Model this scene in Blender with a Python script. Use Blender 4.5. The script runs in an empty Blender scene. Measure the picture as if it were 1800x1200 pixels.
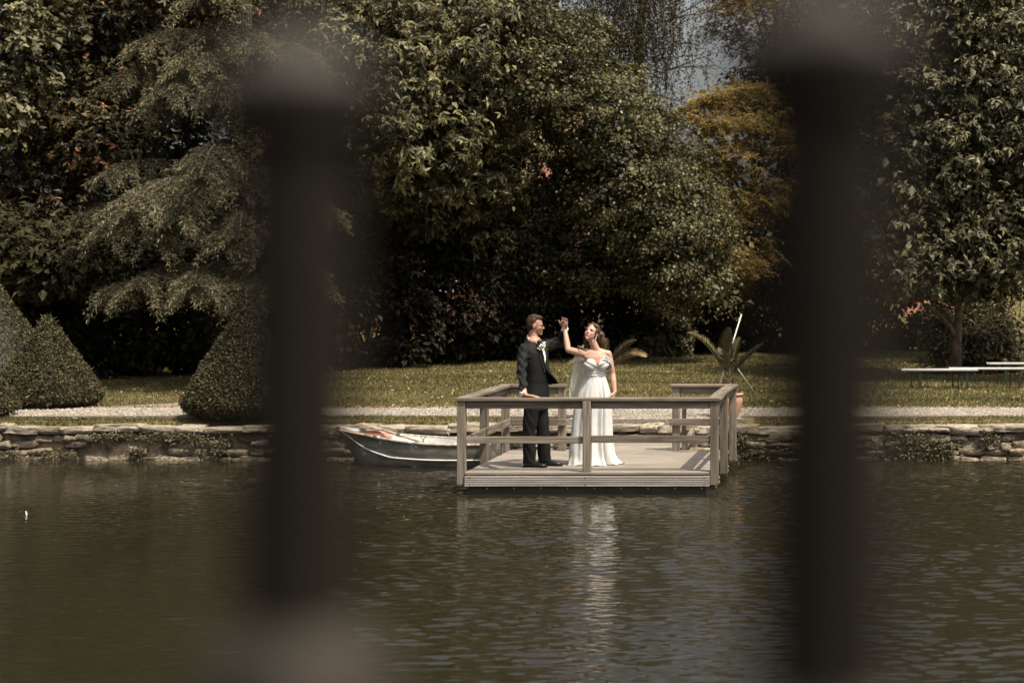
import bpy, bmesh, math, random
import numpy as np
from mathutils import Vector, Matrix, noise

random.seed(7)
rng = np.random.default_rng(11)
sc = bpy.context.scene
C = sc.collection

# ------------------------------------------------------------------ camera, light, exposure
F = 3500.0                       # focal length in photo pixels (70 mm on a 36 mm frame, 1800 px wide)
CX, CY, CZ = 1568.0, 468.0, 2.63  # optical axis in the (cropped) photo and eye height over the water
cam_d = bpy.data.cameras.new('camera')
cam = bpy.data.objects.new('camera', cam_d)
C.objects.link(cam)
cam.location = (0, 0, CZ)
cam.rotation_euler = (math.radians(90), 0, 0)
cam_d.lens = 70.0
cam_d.sensor_width = 36.0
cam_d.shift_x = -(CX - 900) / 1800
cam_d.shift_y = -(600 - CY) / 1800
cam_d.clip_start = 0.05
cam_d.clip_end = 2000
cam_d.dof.use_dof = True
cam_d.dof.focus_distance = 24.6
cam_d.dof.aperture_fstop = 2.7
sc.camera = cam

SUN_EL, SUN_AZ = math.radians(62), math.radians(53)   # azimuth: from behind the camera towards the right
to_sun = Vector((math.sin(SUN_AZ) * math.cos(SUN_EL), -math.cos(SUN_AZ) * math.cos(SUN_EL), math.sin(SUN_EL)))
world = bpy.data.worlds.new('World')
sc.world = world
world.use_nodes = True
wn = world.node_tree
wn.nodes.clear()
sky = wn.nodes.new('ShaderNodeTexSky')
sky.sky_type = 'NISHITA'
sky.sun_disc = False
sky.sun_elevation = SUN_EL
sky.sun_rotation = math.atan2(to_sun.x, to_sun.y)
sky.air_density = 1.0
sky.dust_density = 6.0
sky.ozone_density = 0.6
bg = wn.nodes.new('ShaderNodeBackground')
bg.inputs['Strength'].default_value = 0.15
wo = wn.nodes.new('ShaderNodeOutputWorld')
bw = wn.nodes.new('ShaderNodeRGBToBW')             # thin haze: a pale, nearly grey sky
mxc = wn.nodes.new('ShaderNodeMix'); mxc.data_type = 'RGBA'; mxc.inputs[0].default_value = 0.72
wn.links.new(sky.outputs[0], bw.inputs[0])
wn.links.new(sky.outputs[0], mxc.inputs[6]); wn.links.new(bw.outputs[0], mxc.inputs[7])
wn.links.new(mxc.outputs[2], bg.inputs[0])
wn.links.new(bg.outputs[0], wo.inputs[0])
sun_d = bpy.data.lights.new('sun', 'SUN')
sun_d.energy = 4.6
sun_d.angle = math.radians(0.5)
sun_d.color = (1.0, 0.90, 0.74)
sun = bpy.data.objects.new('sun', sun_d)
C.objects.link(sun)
sun.location = (10, -10, 30)
sun.rotation_euler = to_sun.to_track_quat('Z', 'Y').to_euler()
sc.view_settings.view_transform = 'Standard'
sc.view_settings.look = 'None'
sc.view_settings.exposure = 0.36
sc.view_settings.gamma = 1.0
sc.view_settings.use_curve_mapping = False
sc.cycles.use_denoising = True
sc.cycles.max_bounces = 6
sc.cycles.transparent_max_bounces = 12

# ------------------------------------------------------------------ helpers
def at(px, py, Y):
    """world point that the photo shows at pixel (px, py) when it lies Y metres in front of the camera"""
    return Vector(((px - CX) * Y / F, Y, CZ - (py - CY) * Y / F))

W = {}

def link(o, parent, wloc):
    C.objects.link(o)
    wloc = Vector(wloc)
    if parent is not None:
        o.parent = parent
        o.location = wloc - W[parent.name]
    else:
        o.location = wloc
    W[o.name] = wloc
    return o

def tag(o, label=None, cat=None, group=None, kind=None):
    if label: o['label'] = label
    if cat: o['category'] = cat
    if group: o['group'] = group
    if kind: o['kind'] = kind
    return o

def empty(name, loc, label, cat, group=None):
    o = bpy.data.objects.new(name, None)
    o.empty_display_size = 0.1
    link(o, None, loc)
    return tag(o, label, cat, group)

def fast_mesh(name, verts, faces, k=None):
    """verts (n,3), faces (m,3) or (m,4) numpy"""
    verts = np.asarray(verts, dtype=np.float32)
    faces = np.asarray(faces, dtype=np.int32)
    m, k = faces.shape
    me = bpy.data.meshes.new(name)
    me.vertices.add(len(verts)); me.vertices.foreach_set('co', verts.ravel())
    me.loops.add(m * k); me.loops.foreach_set('vertex_index', faces.ravel())
    me.polygons.add(m)
    me.polygons.foreach_set('loop_start', np.arange(0, m * k, k, dtype=np.int32))
    me.update(calc_edges=True)
    return me

def place_mesh(name, me, mat, parent=None, loc=None, smooth=False):
    """me is in world coordinates; the origin goes to its base"""
    n = len(me.vertices)
    co = np.empty(n * 3, dtype=np.float32); me.vertices.foreach_get('co', co)
    co = co.reshape(-1, 3)
    if loc is None:
        lo, hi = co.min(0), co.max(0)
        loc = ((lo[0] + hi[0]) / 2, (lo[1] + hi[1]) / 2, lo[2])
    co -= np.asarray(loc, dtype=np.float32)
    me.vertices.foreach_set('co', co.ravel())
    me.update()
    if smooth:
        me.polygons.foreach_set('use_smooth', np.ones(len(me.polygons), dtype=bool))
    if mat is not None: me.materials.append(mat)
    o = bpy.data.objects.new(name, me)
    return link(o, parent, loc)

def bm_obj(name, bm, mat, parent=None, loc=None, smooth=False):
    me = bpy.data.meshes.new(name)
    bm.normal_update()
    bm.to_mesh(me); bm.free()
    return place_mesh(name, me, mat, parent, loc, smooth)

def box_bm(bm, x0, x1, y0, y1, z0, z1, bevel=0.0):
    r = bmesh.ops.create_cube(bm, size=1)
    vs = r['verts']
    for v in vs:
        v.co = Vector(((x0 + x1) / 2 + v.co.x * (x1 - x0), (y0 + y1) / 2 + v.co.y * (y1 - y0), (z0 + z1) / 2 + v.co.z * (z1 - z0)))
    if bevel:
        es = list({e for v in vs for e in v.link_edges})
        bmesh.ops.bevel(bm, geom=es, offset=bevel, segments=1, affect='EDGES', profile=0.5)

def box(name, x0, x1, y0, y1, z0, z1, mat, parent=None, bevel=0.004):
    bm = bmesh.new()
    box_bm(bm, x0, x1, y0, y1, z0, z1, bevel)
    return bm_obj(name, bm, mat, parent, loc=((x0 + x1) / 2, (y0 + y1) / 2, (z0 + z1) / 2))

def frame_of(d):
    d = Vector(d).normalized()
    a = d.cross(Vector((0, 0, 1)))
    if a.length < 1e-3: a = d.cross(Vector((1, 0, 0)))
    a.normalize()
    return d, a, d.cross(a).normalized()

def tube_bm(bm, pts, rad, n=8, cap=True):
    """tube along points with a radius per point"""
    pts = [Vector(p) for p in pts]
    if not hasattr(rad, '__len__'): rad = [rad] * len(pts)
    rings = []
    ref = None
    for i, p in enumerate(pts):
        d = (pts[min(i + 1, len(pts) - 1)] - pts[max(i - 1, 0)])
        if d.length < 1e-9: d = Vector((0, 0, 1))
        d.normalize()
        if ref is None:
            _, a, b = frame_of(d)
        else:
            a = ref - d * ref.dot(d)
            if a.length < 1e-4: _, a, b = frame_of(d)
            a.normalize(); b = d.cross(a)
        ref = a
        rings.append([bm.verts.new(p + (a * math.cos(t) + b * math.sin(t)) * rad[i]) for t in [2 * math.pi * k / n for k in range(n)]])
    for r0, r1 in zip(rings, rings[1:]):
        for k in range(n):
            bm.faces.new((r0[k], r0[(k + 1) % n], r1[(k + 1) % n], r1[k]))
    if cap:
        bm.faces.new(list(reversed(rings[0]))); bm.faces.new(rings[-1])

def tube(name, pts, rad, mat, parent=None, n=8, smooth=True, loc=None):
    bm = bmesh.new(); tube_bm(bm, pts, rad, n)
    return bm_obj(name, bm, mat, parent, loc, smooth)

def lathe_bm(bm, c, prof, n=32):
    rings = []
    for r, z in prof:
        rings.append([bm.verts.new((c[0] + r * math.cos(2 * math.pi * k / n), c[1] + r * math.sin(2 * math.pi * k / n), c[2] + z)) for k in range(n)])
    for r0, r1 in zip(rings, rings[1:]):
        for k in range(n):
            bm.faces.new((r0[k], r0[(k + 1) % n], r1[(k + 1) % n], r1[k]))
    return rings

def bez(p0, p1, p2, n):
    return [Vector(p0) * (1 - t) ** 2 + Vector(p1) * 2 * t * (1 - t) + Vector(p2) * t * t for t in [i / (n - 1) for i in range(n)]]

# ------------------------------------------------------------------ materials
def nm(name):
    m = bpy.data.materials.new(name); m.use_nodes = True
    nt = m.node_tree
    return m, nt, nt.nodes['Principled BSDF'], nt.nodes, nt.links

def noise_mat(name, cols, scale=4.0, stretch=(1, 1, 1), rough=0.75, bump=0.0, bump_scale=None, detail=6, metal=0.0, spec=0.4, rand=0.0, dist=0.01, coords='Object', second=None):
    m, nt, p, N, L = nm(name)
    tc = N.new('ShaderNodeTexCoord'); mp = N.new('ShaderNodeMapping')
    mp.inputs['Scale'].default_value = stretch
    src = tc.outputs[coords]
    if rand:
        oi = N.new('ShaderNodeObjectInfo'); ad = N.new('ShaderNodeVectorMath'); ad.operation = 'MULTIPLY_ADD'
        cv = N.new('ShaderNodeCombineXYZ')
        for i in range(3): L.new(oi.outputs['Random'], cv.inputs[i])
        ad.inputs[1].default_value = (37, 53, 71)
        L.new(cv.outputs[0], ad.inputs[0]); L.new(src, ad.inputs[2]); src = ad.outputs[0]
    L.new(src, mp.inputs['Vector'])
    nz = N.new('ShaderNodeTexNoise'); nz.inputs['Scale'].default_value = scale; nz.inputs['Detail'].default_value = detail
    nz.inputs['Roughness'].default_value = 0.62
    L.new(mp.outputs[0], nz.inputs['Vector'])
    cr = N.new('ShaderNodeValToRGB'); cr.color_ramp.elements[0].position = 0.3; cr.color_ramp.elements[1].position = 0.7
    while len(cr.color_ramp.elements) < len(cols): cr.color_ramp.elements.new(0.5)
    for i, c in enumerate(cols):
        e = cr.color_ramp.elements[i]; e.position = 0.3 + 0.4 * i / max(1, len(cols) - 1); e.color = (*c, 1)
    L.new(nz.outputs['Fac'], cr.inputs[0])
    col = cr.outputs[0]
    if second:      # patches of another colour: (colour, scale, threshold lo, hi)
        c2, s2, lo, hi = second
        n2 = N.new('ShaderNodeTexNoise'); n2.inputs['Scale'].default_value = s2; n2.inputs['Detail'].default_value = 5
        L.new(src, n2.inputs['Vector'])
        mr = N.new('ShaderNodeMapRange'); mr.inputs[1].default_value = lo; mr.inputs[2].default_value = hi
        L.new(n2.outputs['Fac'], mr.inputs[0])
        mx = N.new('ShaderNodeMix'); mx.data_type = 'RGBA'
        L.new(mr.outputs[0], mx.inputs[0]); L.new(col, mx.inputs[6]); mx.inputs[7].default_value = (*c2, 1)
        col = mx.outputs[2]
    if rand:
        hs = N.new('ShaderNodeHueSaturation')
        mr = N.new('ShaderNodeMapRange'); mr.inputs[3].default_value = 1 - rand; mr.inputs[4].default_value = 1 + rand
        L.new(oi.outputs['Random'], mr.inputs[0]); L.new(mr.outputs[0], hs.inputs['Value'])
        L.new(col, hs.inputs['Color']); col = hs.outputs[0]
    L.new(col, p.inputs['Base Color'])
    p.inputs['Roughness'].default_value = rough
    p.inputs['Metallic'].default_value = metal
    p.inputs['Specular IOR Level'].default_value = spec
    if bump:
        bp = N.new('ShaderNodeBump'); bp.inputs['Strength'].default_value = bump; bp.inputs['Distance'].default_value = dist
        if bump_scale:
            nb = N.new('ShaderNodeTexNoise'); nb.inputs['Scale'].default_value = bump_scale; nb.inputs['Detail'].default_value = 8
            L.new(mp.outputs[0], nb.inputs['Vector']); L.new(nb.outputs['Fac'], bp.inputs['Height'])
        else:
            L.new(nz.outputs['Fac'], bp.inputs['Height'])
        L.new(bp.outputs[0], p.inputs['Normal'])
    return m

def leaf_mat(name, dark, light, rough=0.5, spec=0.5, trans=0.25, third=None, mid=None):
    """colour by a per-leaf random value, partly translucent"""
    m, nt, p, N, L = nm(name)
    a = N.new('ShaderNodeAttribute'); a.attribute_name = 'rnd'
    cr = N.new('ShaderNodeValToRGB')
    cr.color_ramp.elements[0].color = (*dark, 1); cr.color_ramp.elements[1].color = (*light, 1)
    cr.color_ramp.elements[1].position = 0.93 if third else 1.0
    if mid is not None:
        e = cr.color_ramp.elements.new(0.52); e.color = (*[d + (l - d) * mid for d, l in zip(dark, light)], 1)
    if third:
        e = cr.color_ramp.elements.new(0.97); e.color = (*third, 1)
    L.new(a.outputs['Fac'], cr.inputs[0])
    L.new(cr.outputs[0], p.inputs['Base Color'])
    p.inputs['Roughness'].default_value = rough
    p.inputs['Specular IOR Level'].default_value = spec
    tr = N.new('ShaderNodeBsdfTranslucent'); L.new(cr.outputs[0], tr.inputs[0])
    mx = N.new('ShaderNodeMixShader'); mx.inputs[0].default_value = trans
    L.new(p.outputs[0], mx.inputs[1]); L.new(tr.outputs[0], mx.inputs[2])
    L.new(mx.outputs[0], N['Material Output'].inputs['Surface'])
    return m

WOOD = [(0.085, 0.066, 0.046), (0.175, 0.144, 0.108), (0.275, 0.236, 0.188)]
wood = {ax: noise_mat('weathered_wood_' + ax, WOOD, scale=5, stretch=st, rough=0.85, bump=0.35, spec=0.2, rand=0.16,
                      second=((0.10, 0.078, 0.055), 2.2, 0.58, 0.72))
        for ax, st in (('x', (0.35, 7, 7)), ('y', (7, 0.35, 7)), ('z', (7, 7, 0.35)))}
deck_wood = noise_mat('deck_wood', [(0.15, 0.126, 0.10), (0.245, 0.213, 0.177), (0.33, 0.292, 0.25)], scale=5, stretch=(0.35, 7, 7), rough=0.85, bump=0.35, spec=0.2, rand=0.14,
                      second=((0.11, 0.088, 0.066), 1.6, 0.56, 0.72))
dark_beam = noise_mat('dark_beam', [(0.012, 0.010, 0.007), (0.035, 0.028, 0.018), (0.07, 0.058, 0.035)], scale=3, stretch=(0.5, 3, 3), rough=0.6, bump=0.3)  # very dark brown timber for beams, joists and piles
steel = noise_mat('bolt_steel', [(0.35, 0.34, 0.32), (0.5, 0.49, 0.46)], scale=20, rough=0.35, metal=0.9)
stone = noise_mat('wall_stone', [(0.065, 0.049, 0.033), (0.25, 0.197, 0.138), (0.46, 0.38, 0.275)], scale=5, rough=0.9, bump=0.9, bump_scale=14, spec=0.15, rand=0.35, dist=0.03,
                  second=((0.06, 0.055, 0.025), 3.5, 0.56, 0.68))
lichen_stone = noise_mat('lichen_stone', [(0.10, 0.083, 0.06), (0.21, 0.18, 0.135), (0.29, 0.25, 0.19)], scale=5, rough=0.9, bump=0.9, bump_scale=14, spec=0.15, rand=0.2, dist=0.03,
                         second=((0.42, 0.20, 0.05), 4.0, 0.62, 0.68))
cap_mat = noise_mat('capstone', [(0.13, 0.104, 0.075), (0.31, 0.262, 0.198), (0.46, 0.40, 0.315)], scale=4, rough=0.9, bump=0.8, bump_scale=12, spec=0.15, rand=0.16, dist=0.025,
                    second=((0.11, 0.085, 0.05), 3.0, 0.57, 0.70))
mortar = noise_mat('mortar', [(0.06, 0.045, 0.028), (0.23, 0.18, 0.122), (0.40, 0.325, 0.23)], scale=6, rough=0.95, bump=1.0, bump_scale=9, spec=0.1, dist=0.05,
                   second=((0.05, 0.048, 0.02), 2.0, 0.52, 0.64))
lawn_mat = noise_mat('lawn', [(0.07, 0.06, 0.022), (0.125, 0.105, 0.042), (0.175, 0.145, 0.065)], scale=0.9, rough=0.95, bump=0.6, bump_scale=30, spec=0.1, dist=0.02)
soil_mat = noise_mat('soil', [(0.03, 0.022, 0.014), (0.07, 0.052, 0.032)], scale=6, rough=0.95, bump=0.6, spec=0.1)
gravel_mat = noise_mat('gravel_bed', [(0.13, 0.108, 0.083), (0.25, 0.215, 0.175), (0.36, 0.32, 0.27)], scale=45, rough=0.95, bump=1.0, spec=0.1, dist=0.02)
pebble_mat = leaf_mat('pebble', (0.12, 0.098, 0.075), (0.40, 0.355, 0.30), rough=0.8, spec=0.2, trans=0.0)
grass_mat = leaf_mat('grass_blades', (0.055, 0.052, 0.018), (0.19, 0.16, 0.07), rough=0.7, spec=0.15, trans=0.3)
litter_mat = leaf_mat('leaf_litter', (0.20, 0.14, 0.06), (0.46, 0.39, 0.25), rough=0.7, spec=0.2, trans=0.1)
bark = noise_mat('bark', [(0.03, 0.022, 0.014), (0.085, 0.065, 0.042), (0.15, 0.12, 0.085)], scale=6, stretch=(3, 3, 0.7), rough=0.9, bump=0.9, spec=0.15, dist=0.03)
pale_bark = noise_mat('pale_bark', [(0.10, 0.085, 0.06), (0.22, 0.19, 0.145)], scale=6, stretch=(3, 3, 0.7), rough=0.9, bump=0.6, spec=0.15)
iron = noise_mat('painted_iron', [(0.0075, 0.0057, 0.0036), (0.012, 0.0092, 0.006)], scale=8, rough=0.7, bump=0.2, spec=0.12)
terracotta = noise_mat('terracotta', [(0.42, 0.20, 0.115), (0.56, 0.31, 0.20), (0.62, 0.40, 0.28)], scale=5, rough=0.85, bump=0.2, spec=0.2,
                       second=((0.66, 0.52, 0.42), 4, 0.58, 0.72))
white_paint = noise_mat('white_paint', [(0.60, 0.58, 0.54), (0.78, 0.76, 0.72)], scale=6, rough=0.5, spec=0.4)
boat_white = noise_mat('boat_white', [(0.55, 0.53, 0.49), (0.74, 0.72, 0.68), (0.8, 0.78, 0.74)], scale=4, rough=0.6, spec=0.3, second=((0.33, 0.29, 0.23), 5, 0.60, 0.72))
boat_dark = noise_mat('boat_dark', [(0.05, 0.046, 0.036), (0.115, 0.107, 0.086), (0.19, 0.178, 0.148)], scale=3, stretch=(1, 1, 3), rough=0.55, bump=0.1, spec=0.35, second=((0.36, 0.34, 0.31), 7, 0.62, 0.68))
brick_mat = noise_mat('brick_wall_far', [(0.10, 0.045, 0.03), (0.17, 0.08, 0.052)], scale=3, rough=0.9)

# ------------------------------------------------------------------ the setting
GZ = 0.50       # lawn level over the water
BANK = 27.12    # face of the retaining wall

def grid_sheet(name, xs, ys, zfun, mat, kind='structure', smooth=True, loc=None):
    X, Y = np.meshgrid(xs, ys)
    Z = zfun(X, Y)
    v = np.stack([X.ravel(), Y.ravel(), np.broadcast_to(Z, X.shape).ravel()], 1)
    nx, ny = len(xs), len(ys)
    i = (np.arange(ny - 1)[:, None] * nx + np.arange(nx - 1)[None]).ravel()
    f = np.stack([i, i + 1, i + nx + 1, i + nx], 1)
    me = fast_mesh(name, v, f)
    o = place_mesh(name, me, mat, None, loc, smooth)
    if kind: o['kind'] = kind
    return o

def lawn_z(X, Y):
    return GZ + 0.012 * np.sin(X * 1.3 + Y * 0.4) + 0.01 * np.sin(Y * 1.9 - X * 0.7) - 0.14 * (Y < 27.34) - 0.035 * (Y < 27.44)      # turf edge rolls down behind the capstones

grid_sheet('lawn', np.concatenate([[-900, -200, -60], np.arange(-22, 10.1, 0.5), [40, 200, 900]]),
           np.concatenate([[27.30, 27.40, 27.50], np.arange(28, 60, 0.5), [70, 100, 200, 500, 1200]]), lawn_z, lawn_mat)

# pond with real ripples
def ripples(X, Y):
    z = np.zeros_like(X); z2 = np.zeros_like(X)
    r = np.random.default_rng(5)
    wob = 0.05 * np.sin(X * 2.1 + 0.7 * Y) + 0.04 * np.sin(X * 3.7 - 1.3 * Y + 2)
    for k in range(64):
        lam = 0.058 * (4.4 ** r.random())
        ang = r.normal(0, 0.5) + 0.06
        kx, ky = math.sin(ang) * 2 * math.pi / lam, math.cos(ang) * 2 * math.pi / lam
        a = 0.037 * lam / (2 * math.pi) * r.uniform(0.5, 1.4)
        w = a * np.sin(kx * X + ky * (Y + wob) + r.uniform(0, 6.28))
        z += w
        if lam < 0.11: z2 += w
    # gusts: calmer on the left, livelier in the middle
    g = 0.72 + 0.28 * np.sin(0.9 * X + 0.55 * Y + 1.0) * np.sin(0.45 * X - 0.8 * Y)
    calm = 1 / (1 + np.exp(-(X + 0.30 * Y - 0.1) * 1.5))
    return g * (z * (0.20 + 0.9 * calm) + z2 * 0.6 * (1 - calm))

m, nt, p, N, L = nm('pond_water')
p.inputs['Base Color'].default_value = (0.0165, 0.0145, 0.0075, 1)
p.inputs['Roughness'].default_value = 0.012
p.inputs['IOR'].default_value = 1.333
tc = N.new('ShaderNodeTexCoord'); mp = N.new('ShaderNodeMapping'); mp.inputs['Scale'].default_value = (4.5, 13, 1)
L.new(tc.outputs['Object'], mp.inputs[0])
nz = N.new('ShaderNodeTexNoise'); nz.inputs['Scale'].default_value = 1.6; nz.inputs['Detail'].default_value = 3
L.new(mp.outputs[0], nz.inputs['Vector'])
bp = N.new('ShaderNodeBump'); bp.inputs['Strength'].default_value = 0.10; bp.inputs['Distance'].default_value = 0.02
L.new(nz.outputs['Fac'], bp.inputs['Height']); L.new(bp.outputs[0], p.inputs['Normal'])
water_mat = m
xs = np.concatenate([[-90, -60, -40, -30, -24, -20, -17], np.arange(-13.0, 2.7, 0.062), [6, 8, 12, 20, 40, 90]])
ys = np.concatenate([[-60, -30, -15, -6, 0, 4, 7, 9], np.arange(12.0, 18, 0.0155), np.arange(18, 27.3, 0.023)])
grid_sheet('water', xs, ys, ripples, water_mat, loc=(0, 0, 0))

# bank core behind the stones, and the near terrace under the camera
def bank_core():
    xs = np.arange(-18, 7.01, 0.12); zs = np.linspace(-0.6, 0.40, 14)
    X, Z = np.meshgrid(xs, zs)
    Yv = BANK + 0.05 + 0.035 * np.array([[noise.noise(Vector((x * 3, z * 4, 2.0))) for x in xs] for z in zs]) - 0.04 * (zs < 0.03)[:, None]
    v = np.stack([X.ravel(), Yv.ravel(), Z.ravel()], 1)
    nx, ny = len(xs), len(zs)
    i = (np.arange(ny - 1)[:, None] * nx + np.arange(nx - 1)[None]).ravel()
    f = [tuple(q) for q in np.stack([i, i + 1, i + nx + 1, i + nx], 1)]
    v = [tuple(q) for q in v]
    n0 = len(v)
    # back block
    v += [(-18, 27.6, -0.6), (7, 27.6, -0.6), (7, 27.6, 0.40), (-18, 27.6, 0.40)]
    f += [(n0 + 1, n0, n0 + 3, n0 + 2), ]
    me = bpy.data.meshes.new('mortar_core'); me.from_pydata(v, [], f)
    # top strip
    bm = bmesh.new(); bm.from_mesh(me)
    bm.verts.ensure_lookup_table()
    top = [bm.verts[(ny - 1) * nx + k] for k in range(nx)]
    b0, b1 = bm.verts[n0 + 3], bm.verts[n0 + 2]
    bm.faces.new(top + [b1, b0])
    return bm

wall = empty('stone_bank_wall', (-5, BANK, -0.6), 'low rubble stone retaining wall with rough capstones along the far edge of the pond', 'wall')
bm_obj('mortar_core', bank_core(), mortar, wall)

def stone_mesh(name, seed, flat=False):
    bm = bmesh.new()
    bmesh.ops.create_cube(bm, size=1)
    bmesh.ops.subdivide_edges(bm, edges=bm.edges[:], cuts=5, use_grid_fill=True)
    r = random.Random(seed)
    off = Vector((seed * 3.1, seed * 1.7, seed * 0.9))
    for v in bm.verts:
        c = v.co.copy()
        sp = c.normalized() * 0.62
        k = 0.16 if flat else 0.32
        v.co = c.lerp(sp, k)
        n = noise.noise_vector(c * 1.6 + off) * (0.10 if flat else 0.15) + noise.noise_vector(c * 4.0 + off) * (0.035 if flat else 0.06) + noise.noise_vector(c * 9.0 + off) * (0.012 if flat else 0.025)
        v.co += n
    me = bpy.data.meshes.new(name)
    bm.to_mesh(me); bm.free()
    me.polygons.foreach_set('use_smooth', np.ones(len(me.polygons), dtype=bool))
    return me

stone_vars = [stone_mesh('stone', 20 + k) for k in range(14)]
lich_vars = [stone_mesh('stone', 60 + k) for k in range(5)]
cap_vars = [stone_mesh('capstone', 90 + k, True) for k in range(9)]
for me in stone_vars: me.materials.append(stone)
for me in lich_vars: me.materials.append(lichen_stone)
for me in cap_vars: me.materials.append(cap_mat)
lich_caps = [stone_mesh('capstone', 120 + k, True) for k in range(3)]
for me in lich_caps: me.materials.append(lichen_stone)

def put_stone(name, me, c, s, rz=0.0, ry=0.0):
    o = bpy.data.objects.new(name, me)
    link(o, wall, c)
    o.scale = s; o.rotation_euler = (random.uniform(-.05, .05), ry, rz)
    return o

r = random.Random(3)
x = -15.5
while x < 4.2:
    w = r.uniform(0.26, 0.62)
    h = r.uniform(0.08, 0.125)
    zt = GZ - 0.045 + r.uniform(-0.022, 0.022) + (0.02 if x > -1 else 0)
    me = r.choice(lich_caps) if r.random() < 0.12 else r.choice(cap_vars)
    put_stone('capstone', me, (x + w / 2, BANK + 0.16 + r.uniform(-.03, .03), zt - h / 2), (w * 1.06, r.uniform(.42, .52), h * 1.12), r.uniform(-.05, .05), r.uniform(-.035, .035))
    x += w * 0.985
for z0, z1, wmin, wmax, yo in ((-0.09, 0.055, 0.12, 0.42, -0.045), (0.045, 0.15, 0.10, 0.36, 0.0), (0.14, 0.25, 0.10, 0.40, 0.01), (0.235, 0.345, 0.12, 0.46, 0.015)):
    x = -15.4 - r.random()
    while x < 4.2:
        w = r.uniform(wmin, wmax)
        gap = r.random() < ((0.42 if x < -7.5 else 0.24) if z0 > 0 else 0.08)
        if not gap:
            h = (z1 - z0) * r.uniform(0.72, 1.12)
            zc = (z0 + z1) / 2 + r.uniform(-.02, .02)
            if z0 > 0.05 and z0 < 0.1 and r.random() < 0.16: h *= 1.9; zc += 0.06
            me = r.choice(lich_vars) if r.random() < 0.18 else r.choice(stone_vars)
            put_stone('stone', me, (x + w / 2, BANK + 0.035 + yo + r.uniform(-.03, .03), zc), (w * 1.02, r.uniform(.16, .24), h), r.uniform(-.08, .08), r.uniform(-.12, .12))
        x += w * r.uniform(0.95, 1.12)

# gravel path
def strip(name, poly, z, mat):
    bm = bmesh.new()
    top = [bm.verts.new((x, y, z)) for x, y in poly]; bot = [bm.verts.new((x, y, z - .12)) for x, y in poly]
    bm.faces.new(top)
    for k in range(len(top)):
        j = (k + 1) % len(top)
        bm.faces.new((top[k], bot[k], bot[j], top[j]))
    bmesh.ops.recalc_face_normals(bm, faces=bm.faces[:])
    o = bm_obj(name, bm, mat); o['kind'] = 'structure'; return o

path_poly = []
for x in np.arange(-16, 8.1, 0.5): path_poly.append((x, 27.98 + 0.05 * math.sin(x * 1.7)))
for x in np.arange(8, -16.1, -0.5): path_poly.append((x, 29.62 + 0.06 * math.sin(x * 1.1 + 1)))
strip('gravel_path', path_poly, GZ + 0.028, gravel_mat)
strip('gravel_landing', [(-4.5, 27.36), (-2.0, 27.36), (-2.25, 28.1), (-4.3, 28.1)], GZ + 0.032, gravel_mat)
strip('side_path', [(-12.6, 29.4), (-10.6, 29.4), (-9.6, 30.9), (-9.0, 31.1), (-9.2, 31.6), (-10.0, 31.5)], GZ + 0.024, gravel_mat)

def scatter_leaflike(name, pos, nrm, dirs, ln, wd, mat, kind=None, parent=None, fold=0.15, rnd=None, loc=None):
    """one two-triangle leaf per row"""
    v, f, a = leaf_arrays(pos, nrm, dirs, ln, wd, fold, rnd)
    me = fast_mesh(name, v, f)
    at_ = me.attributes.new('rnd', 'FLOAT', 'FACE'); at_.data.foreach_set('value', a.astype(np.float32))
    o = place_mesh(name, me, mat, parent, loc)
    if kind: o['kind'] = kind
    return o

def unit(a):
    return a / (np.linalg.norm(a, axis=1, keepdims=True) + 1e-9)

def leaf_arrays(pos, nrm, dirs, ln, wd, fold=0.15, rnd=None):
    n = len(pos)
    ln = np.broadcast_to(np.asarray(ln, dtype=float), (n,))[:, None]; wd = np.broadcast_to(np.asarray(wd, dtype=float), (n,))[:, None]
    nrm = unit(nrm)
    d = unit(dirs - nrm * np.sum(dirs * nrm, 1, keepdims=True))
    s = np.cross(d, nrm)
    v = np.empty((n, 4, 3))
    v[:, 0] = pos
    v[:, 1] = pos + d * ln * 0.48 + s * wd * 0.5 + nrm * wd * fold
    v[:, 2] = pos + d * ln - nrm * ln * 0.12
    v[:, 3] = pos + d * ln * 0.48 - s * wd * 0.5 + nrm * wd * fold
    b = np.arange(n)[:, None] * 4
    f = np.concatenate([b + np.array([[0, 1, 2]]), b + np.array([[0, 2, 3]])], 1).reshape(-1, 3)
    if rnd is None: rnd = rng.random(n)
    return v.reshape(-1, 3), f, np.repeat(rnd, 2)

def build_leaves(name, parts, mat, parent=None, kind=None, loc=None):
    vs, fs, as_ = [], [], []
    o = 0
    for v, f, a in parts:
        vs.append(v); fs.append(f + o); as_.append(a); o += len(v)
    me = fast_mesh(name, np.concatenate(vs), np.concatenate(fs))
    at_ = me.attributes.new('rnd', 'FLOAT', 'FACE'); at_.data.foreach_set('value', np.concatenate(as_).astype(np.float32))
    ob = place_mesh(name, me, mat, parent, loc)
    if kind: ob['kind'] = kind
    return ob

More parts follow.
